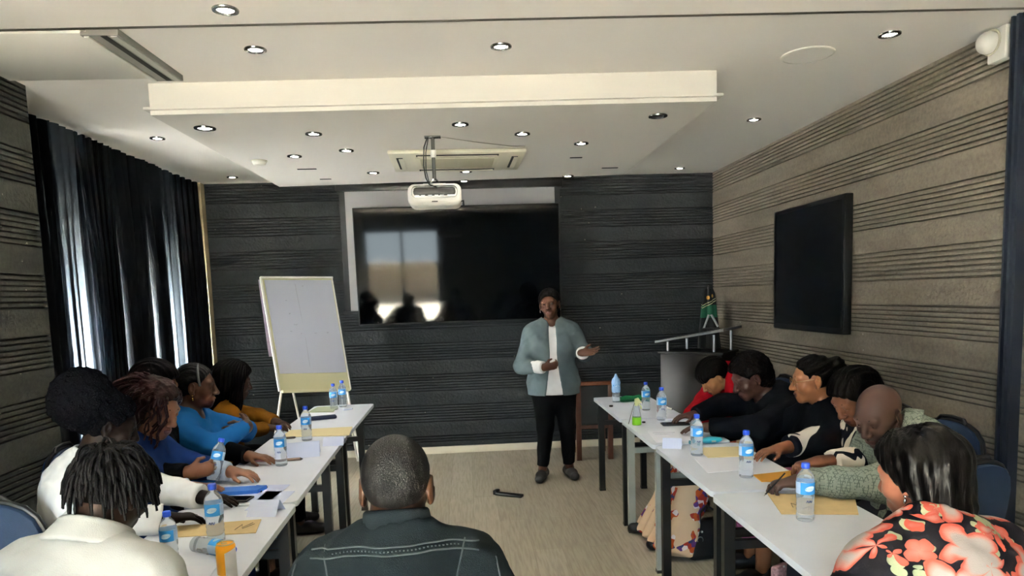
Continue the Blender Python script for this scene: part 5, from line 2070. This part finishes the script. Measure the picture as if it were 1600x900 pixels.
def blazer_cloth():
    m = cloth('grey_green_check', '#7d857b', rough=0.75, bump=0.4, bscale=260)
    g = NT(m)
    tc = g.n('TexCoord')
    out = None
    for ax, sc in (('X', 520), ('Z', 520), ('Y', 520)):
        s = g.n('SeparateXYZ')
        g.link(tc.outputs['Object'], s.inputs[0])
        w = g.math('GREATER_THAN', g.math('SINE', g.math('MULTIPLY', s.outputs[ax], sc)), 0.86)
        out = w if out is None else g.math('MAXIMUM', out, w)
    n = g.n('TexNoise')
    n.inputs['Scale'].default_value = 60
    g.link(tc.outputs['Object'], n.inputs['Vector'])
    c = g.mix(g.math('MULTIPLY', out, g.math('GREATER_THAN', n.outputs['Fac'], 0.45)), lin('#858d82'), lin('#5b645c'))
    g.link(c, g.b.inputs['Base Color'])
    return m


# --- left row, from the flip chart towards the camera
p = Figure('person in a mustard knit with long black hair, turned away, beside the flip chart', (-1.64, 4.66, 0.55), 68, (-1.49, 4.54, 1.09), 58, 14, 0, sw=0.165, g=1.02,
           skin=T_SKIN_D, armR=arm((-1.40, 4.36, 0.80), (-1.30, 4.50, 0.785), (0.75, 0.6, -0.05), DN, 0.4), armL=arm((-1.44, 4.86, 0.80), (-1.30, 4.72, 0.785), (0.75, -0.6, -0.05), DN, 0.4), hs=0.98)
p.top('sweater', C_mustard, sleeve=0.95)
p.bottom('trousers', C_black)
p.shoes()
p.hair('long', M_hairblk)
seat_for((-1.64, 4.66), 68, 'blue banquet chair under the person in mustard')

p = Figure('person in a bright blue knit dress with folded arms and dark hairband', (-1.62, 3.98, 0.55), 85, (-1.50, 3.94, 1.135), 80, 6, 0, sw=0.175, g=1.16, ga=1.15,
           skin='#4e3226', armR=arm((-1.36, 3.72, 0.83), (-1.25, 3.96, 0.90), (-0.25, 0.95, 0.15), (-1, -0.2, 0), 0.5), armL=arm((-1.34, 4.20, 0.83), (-1.25, 3.93, 0.895), (-0.5, -0.85, -0.05), (-0.8, 0.4, -0.2), 0.8),
           lid=0.5, belly=0.9)
p.top('dress', C_blue, sleeve=0.92, vneck=0.02)
p.skirt('skirt', C_blue, drop=0.2)
p.shoes()
p.hair('headband', M_hairgrey)
hb = MB()
hb.tube([Vector(p.P(0.085 * math.cos(a), 0.028 - 0.02 * math.sin(a), 0.034 + 0.088 * math.sin(a)) - p.base) for a in [-0.25 + (PI + 0.5) * i / 24 for i in range(25)]], 0.007, 8)
build('hairband', hb, mat('grey_satin', '#3d4447', rough=0.3), p.T)
p.earrings(M_gold, 0.007, 0.02)
p.T['label'] = 'person in a bright blue knit dress with folded arms, dark hairband and gold earring'
seat_for((-1.62, 3.98), 85, 'blue banquet chair under the person in bright blue')

p = Figure('person in black with a black bob, holding a water bottle', (-1.66, 3.50, 0.55), 85, (-1.545, 3.55, 1.18), 88, 16, 0, sw=0.17, g=1.0,
           skin=T_SKIN_M, armR=arm((-1.45, 3.22, 0.82), (-1.265, 3.16, 0.835), (0.9, 0.25, 0.1), (0.25, 1, 0.1), 1.0), armL=arm((-1.40, 3.80, 0.82), (-1.16, 3.68, 0.785), (0.97, -0.2, -0.05), DN, 0.3), hs=1.0)
p.top('blouse', C_black, sleeve=0.96)
p.bottom('trousers', C_black)
p.shoes()
p.hair('bob', M_hairblk)
seat_for((-1.66, 3.50), 85, 'blue banquet chair under the person in black with a bob')
b = bottle('tilted water bottle held by the person in black over the left row', -1.18, 3.19, z=0.77, s=0.92)
b.location = (-1.18, 3.205, 0.785)
b.rotation_euler = (math.radians(-18), math.radians(10), 0)

p = Figure('person in navy with wavy reddish hair, looking down, pale cuffs', (-1.54, 3.18, 0.55), 88, (-1.43, 3.26, 1.115), 108, 22, -6, sw=0.17, g=1.05,
           skin='#7d5644', armR=arm((-1.40, 2.93, 0.80), (-1.22, 3.06, 0.79), (0.85, 0.45, -0.05), DN, 0.4), armL=arm((-1.36, 3.38, 0.82), (-1.14, 3.33, 0.79), (0.95, -0.2, -0.05), DN, 0.4), lid=0.12, hs=1.04)
p.top('shirt', C_shirtblue, e=0.012, sleeve=0.97, flare=0.008)
p.top('sweater', C_navy, e=0.022, sleeve=0.66, neck_r=0.07)
p.collar('shirt_collar', C_shirtblue, 0.060, 0.068, 0.03, 0.007, 0.5, 0.015, fold=0.018)
p.bottom('trousers', C_navy)
p.shoes()
p.hair('curly_long', M_hairred)
p.locks('hair_locks', M_hairred, 150, 0.20, 0.0058, 5, curl=0.009, front=-0.22, grav=0.55, lift=0.014, side=1, drift=0.28)
seat_for((-1.48, 3.18), 85, 'blue banquet chair under the person in navy')

p = Figure('person in a white shirt with a dark afro puff, face turned from the camera', (-1.60, 2.82, 0.55), 45, (-1.425, 2.83, 1.12), 62, 22, 0, sw=0.18, g=1.0,
           skin='#160d0a', armR=arm((-1.40, 2.52, 0.82), (-1.15, 2.62, 0.79), (0.85, 0.5, -0.05), DN, 0.4), armL=arm((-1.36, 3.00, 0.82), (-1.12, 2.92, 0.785), (0.95, -0.1, -0.05), DN, 0.3), lid=0.4)
p.skin.node_tree.nodes['Principled BSDF'].inputs['Specular IOR Level'].default_value = 0.1
p.top('shirt', C_white, e=0.018, sleeve=0.96, wr=0.006, flare=0.012)
p.collar('shirt_collar', C_white, 0.060, 0.066, 0.035, 0.007, 0.4, 0.01, fold=0.012)
p.bottom('trousers', C_black)
p.shoes()
p.hair('afro_puff', M_hairafro)
seat_for((-1.73, 2.87), 3, 'blue banquet chair at left frame edge under the person in white')

p = Figure('person in a cream jacket with short dreadlocks, seen from behind', (-1.02, 1.64, 0.55), 14, (-0.945, 1.87, 1.10), 20, 22, 6, sw=0.175, g=1.05,
           skin='#33211a', armR=arm((-0.74, 1.72, 0.74), (-0.66, 1.95, 0.70), (0.1, 0.95, -0.2), DN, 0.5, fine=False), armL=arm((-1.30, 1.80, 0.78), (-1.13, 2.02, 0.79), (0.3, 0.9, 0), DN, 0.4, fine=False), lid=0.4, female=False, hs=0.94)
p.top('jacket', C_cream, e=0.024, sleeve=0.95, wr=0.006, step=0.009, neck_r=0.068)
p.collar('jacket_collar', C_cream, 0.068, 0.082, 0.040, 0.013, 0.4, 0.022, fold=0.028)
p.bottom('trousers', C_dkgrey)
p.shoes()
p.hair('dreads', M_dread)
p.locks('dreadlocks', M_dread, 340, 0.078, 0.0047, 11, front=0.5, grav=0.5, lift=0.003)
seat_for((-1.02, 1.60), 14, 'blue banquet chair under the person in the cream jacket')

p = Figure('person in a slate denim jacket with close cropped hair, back to the camera', (-0.175, 1.50, 0.56), 0, (-0.177, 1.61, 1.143), 2, 6, 0, sw=0.16, g=1.1, ga=1.1, female=False,
           skin='#3b2519', armR=arm((0.12, 1.58, 0.72), (0.04, 1.84, 0.66), (-0.4, 0.9, -0.1), DN, 0.5, fine=False), armL=arm((-0.47, 1.58, 0.72), (-0.40, 1.84, 0.66), (0.4, 0.9, -0.1), DN, 0.5, fine=False),
           belly=0.9, hs=1.0, neck=(-0.177, 1.575, 1.03), drop=0.04)
jk = p.top('jacket', C_denim, e=0.024, sleeve=0.96, wr=0.009, step=0.009, neck_r=0.070)
p.collar('jacket_collar', C_denim, 0.062, 0.067, 0.040, 0.012, 0.45, 0.03, fold=0.012)
p.bottom('trousers', C_dkgrey)
p.shoes()
p.hair('crop', mat('cropped_hair', '#050404', rough=0.4, spec=0.4, bump=0.5, bscale=420))
seat_for((-0.175, 1.46), 0, 'blue banquet chair under the person in the denim jacket')


def drape(o, pts, dirv, off):
    """drop points onto a garment along dirv"""
    bv = BVHTree.FromPolygons([v.co.copy() for v in o.data.vertices], [tuple(q.vertices) for q in o.data.polygons])
    out = []
    for q in pts:
        h = bv.ray_cast(Vector(q), Vector(dirv))
        if h[0] is not None:
            out.append(h[0] + h[1] * off)
    return out


M_stitch = mat('pale_stitching', '#2a3134', rough=0.8)
lb = Vector(p.base)
seam = [Vector((-0.177 + x, 1.0, 1.052 - 0.6 * x * x)) - lb for x in np.linspace(-0.185, 0.185, 46)]
for dz, rr in ((0.0, 0.0022), (-0.013, 0.0022)):
    q = drape(jk, [s + Vector((0, 0, dz)) for s in seam], (0, 1, 0), 0.001)
    if len(q) > 3:
        build('yoke_seam', MB().tube(q, rr, 6), M_stitch, p.T)
mb = MB()
for i in range(34):
    q = drape(jk, [s + Vector((0, 0, -0.0065)) for s in (seam[i + 6] * 0.65 + seam[i + 7] * 0.35, seam[i + 6] * 0.3 + seam[i + 7] * 0.7)], (0, 1, 0), 0.0006)
    if len(q) == 2:
        mb.tube(q, 0.0018, 5)
build('stitches', mb, M_stitch, p.T)
for sx in (-1, 1):
    q = drape(jk, [Vector((-0.177 + sx * (0.165 - 0.08 * t), 1.0, 1.075 - 0.25 * t)) - lb for t in np.linspace(0, 1, 16)], (0, 1, 0), 0.001)
    if len(q) > 3:
        build('side_seam', MB().tube(q, 0.002, 6), M_stitch, p.T)
    q = drape(jk, [Vector((-0.177 + sx * (0.222 + 0.012 * math.sin(t * 3)), 1.0, 1.0 - 0.2 * t)) - lb for t in np.linspace(0, 1, 16)], (0, 1, 0), 0.001)
    if len(q) > 3:
        build('armhole_seam', MB().tube(q, 0.002, 6), M_stitch, p.T)

# --- right row, from the lectern towards the camera
p = Figure('person in a red jacket bending over the table, dark fringe hiding the face', (2.03, 4.92, 0.55), -95, (1.685, 4.70, 0.97), -92, 42, 0, sw=0.165, g=1.05,
           skin='#9a6e4a', armL=arm((1.72, 4.55, 0.74), (1.56, 4.66, 0.66), (-0.9, 0.3, -0.2), DN, 0.4), armR=arm((1.72, 4.98, 0.76), (1.56, 4.86, 0.67), (-0.95, -0.1, -0.1), DN, 0.4), lid=0.1, back=0.06, neck=(1.79, 4.73, 0.99), hs=0.98)
p.top('jacket', C_red, e=0.024, sleeve=0.95, neck_r=0.068)
p.bottom('trousers', C_black)
p.shoes()
p.hair('fringe', M_hairblk)
build('lanyard', MB().tube([Vector(p.P(-0.065, -0.02, -0.09) - p.base), Vector(p.P(-0.072, 0.035, -0.12) - p.base), Vector((1.64, 4.64, 0.83)) - Vector(p.base)], 0.003, 6), mat('rust_cord', '#7a2b1a'), p.T)
seat_for((2.0, 4.92), -95, 'blue banquet chair under the person in red')

p = Figure('person in a black jacket with dark curly hair reaching onto the table by a phone', (1.98, 4.10, 0.55), -92, (1.665, 4.03, 1.045), -92, 26, 0, sw=0.175, g=1.15, ga=1.1,
           skin='#4a2f28', armL=arm((1.58, 3.70, 0.81), (1.345, 3.86, 0.79), (-0.95, 0.25, -0.02), DN, 0.35), armR=arm((1.62, 4.36, 0.83), (1.40, 4.26, 0.79), (-0.97, -0.1, -0.02), DN, 0.4), lid=0.3, back=0.05, hs=1.04,
           legL=((1.36, 4.02, 0.50), (1.22, 4.12, 0.085)), legR=((1.34, 4.24, 0.50), (1.18, 4.36, 0.085)))
p.top('jacket', C_blackjk, e=0.024, sleeve=0.94, neck_r=0.068)
p.skirt('long_skirt', print_skirt(), drop=0.03, spread=0.20, toe=0.15)
p.shoes()
p.hair('curly_short', M_hairblk)
seat_for((2.0, 4.10), -92, 'blue banquet chair under the person in the black jacket with printed skirt')

p = Figure('person in a black jacket with glasses and braided bun, sitting upright', (1.97, 3.56, 0.55), -84, (1.80, 3.54, 1.085), -76, 8, 0, sw=0.18, g=1.1, ga=1.1,
           skin='#8a5a3e', armL=arm((1.72, 3.26, 0.78), (1.50, 3.42, 0.70), (-0.8, 0.5, -0.1), DN, 0.5), armR=arm((1.70, 3.80, 0.78), (1.50, 3.64, 0.70), (-0.8, -0.5, -0.1), DN, 0.5), lid=0.45)
p.top('jacket', C_blackjk, e=0.024, sleeve=0.95, neck_r=0.066, wr=0.003)
p.skirt('pink_skirt', C_pink, drop=0.25)
p.shoes()
p.hair('bun', M_hairblk)
p.glasses(mat('gold_frame', '#8c6b4a', rough=0.3, metal=0.8))
seat_for((1.98, 3.56), -84, 'blue banquet chair under the person with the bun')

p = Figure('person in a cream blouse with bold black print, braided head bowed', (1.98, 3.14, 0.55), -95, (1.79, 3.13, 1.05), -104, 36, 0, sw=0.17, g=1.05,
           skin='#6b4230', armL=arm((1.74, 2.93, 0.80), (1.50, 2.88, 0.815), (-0.97, 0.1, -0.1), DN, 0.8), armR=arm((1.72, 3.36, 0.80), (1.50, 3.26, 0.79), (-0.95, -0.2, -0.05), DN, 0.4), lid=0.1, back=0.03)
p.top('blouse', print_bold(), e=0.020, sleeve=0.75, neck_r=0.066, flare=0.008)
p.bottom('trousers', C_black)
p.shoes()
p.hair('braids', M_hairblk)
seat_for((1.99, 3.14), -95, 'blue banquet chair under the person in the black and cream print')

p = Figure('bald person in a grey green textured jacket, writing with a pen', (1.82, 2.72, 0.56), -95, (1.69, 2.76, 1.035), -112, 28, 0, sw=0.19, g=1.15, ga=1.12, female=False,
           skin='#4a352f', armL=arm((1.56, 2.52, 0.815), (1.315, 2.68, 0.795), (-0.93, 0.12, -0.12), DN, [0.75, 0.85, 1.0, 1.1]), neck=(1.80, 2.73, 0.965), armR=arm((1.72, 2.97, 0.75), (1.54, 2.84, 0.70), (-0.9, -0.3, -0.05), DN, 0.5), lid=0.25, back=0.03, hs=1.04)
p.top('jacket', blazer_cloth(), e=0.024, sleeve=0.88, neck_r=0.070, wr=0.006, flare=0.006)
p.collar('jacket_collar', bpy.data.materials['grey_green_check'], 0.066, 0.078, 0.045, 0.012, 0.6, 0.0, fold=0.022)
p.bottom('trousers', C_dkgrey)
p.shoes()
t = thing('pen', 'pen in the hand of the bald person', 'pen', (1.19, 2.66, 0.79))
build('barrel', MB().tube([(0.05, -0.012, 0.05), (-0.025, 0.0, -0.037)], 0.0032, 8), M_dark, t)
build('tip', MB().tube([(-0.025, 0.0, -0.037), (-0.03, 0.001, -0.044)], [0.004, 0.001], 8), M_steel, t)

p = Figure('person in a coral floral blouse with short glossy black hair, seen from behind', (1.14, 1.50, 0.55), -14, (1.150, 1.70, 1.08), -28, 14, 0, sw=0.175, g=1.1, ga=1.1,
           skin='#8a5946', armL=arm((0.90, 1.64, 0.73), (0.98, 1.86, 0.68), (0.2, 0.95, -0.1), DN, 0.5, fine=False), armR=arm((1.52, 1.58, 0.73), (1.44, 1.82, 0.72), (-0.1, 0.95, 0), DN, 0.5, fine=False), lid=0.45, hs=0.95, neck=(1.13, 1.62, 0.96))
p.top('blouse', print_floral(), e=0.022, sleeve=0.9, neck_r=0.066, wr=0.005, step=0.009)
p.collar('scarf_collar', C_dkgrey, 0.066, 0.074, 0.025, 0.010, 0.6, -0.012, fold=0.012)
p.bottom('trousers', C_black)
p.shoes()
p.hair('straight', mat('glossy_black_hair', '#050404', rough=0.34, spec=0.11, bump=0.4, bscale=70, stretch=(1, 1, 0.15)))
p.earrings(M_silver, 0.005, 0.012)
seat_for((1.14, 1.46), -14, 'blue banquet chair under the person in the floral blouse')

# --- the standing speaker
p = Figure('standing person in a grey cardigan and white blouse speaking with one hand raised', (0.715, 5.86, 0.83), 184, (0.700, 5.84, 1.490), 196, 0, 5, sw=0.16, g=1.1, ga=1.05,
           skin='#4f3022', seated=False, armR=arm((0.445, 5.80, 0.985), (0.615, 5.625, 0.985), (0.96, -0.15, 0.12), (0.1, 0.9, 0.3), 0.9), armL=arm((0.975, 5.78, 1.075), (0.915, 5.54, 1.10), (0.86, -0.38, 0.05), (-0.1, -0.75, 0.6), [0.12, 0.22, 0.35, 0.5], spread=1.7),
           legR=((0.635, 5.83, 0.46), (0.605, 5.86, 0.09)), legL=((0.82, 5.84, 0.46), (0.84, 5.90, 0.09)), lid=0.6, neck=(0.712, 5.86, 1.335), drop=0.035, bust=1.15, belly=0.85, step=0.009)
p.top('blouse', C_white, e=0.012, sleeve=0.98, wr=0.003, flare=0.014, neck_r=0.064, vneck=0.05, hem=0.74, low=0.1)


def open_front(F):
    f, r = p.ft, p.r
    c = p.N + f * 0.2
    F.cap(p.N + f * 0.22 + p.tu * 0.02, p.N + f * 0.22 - p.tu * 0.30, 0.042, 0.028, k=0.012, op='sub', flat=(f, 4.5))
    F.cap(p.N + f * 0.22 - p.tu * 0.28, p.hip + f * 0.22 - A3(0, 0, 0.12), 0.028, 0.075, k=0.012, op='sub', flat=(f, 4.0))


p.top('cardigan', C_grey, e=0.021, sleeve=0.72, wr=0.005, neck_r=0.072, hem=0.735, low=0.11, fn=open_front, step=0.008)
p.bottom('trousers', C_black, upto=0.93)
p.shoes(mat('grey_slip_on', '#2c2a29', rough=0.6))
p.hair('short_woman', M_hairblk)
p.earrings(M_silver, 0.005, 0.012)
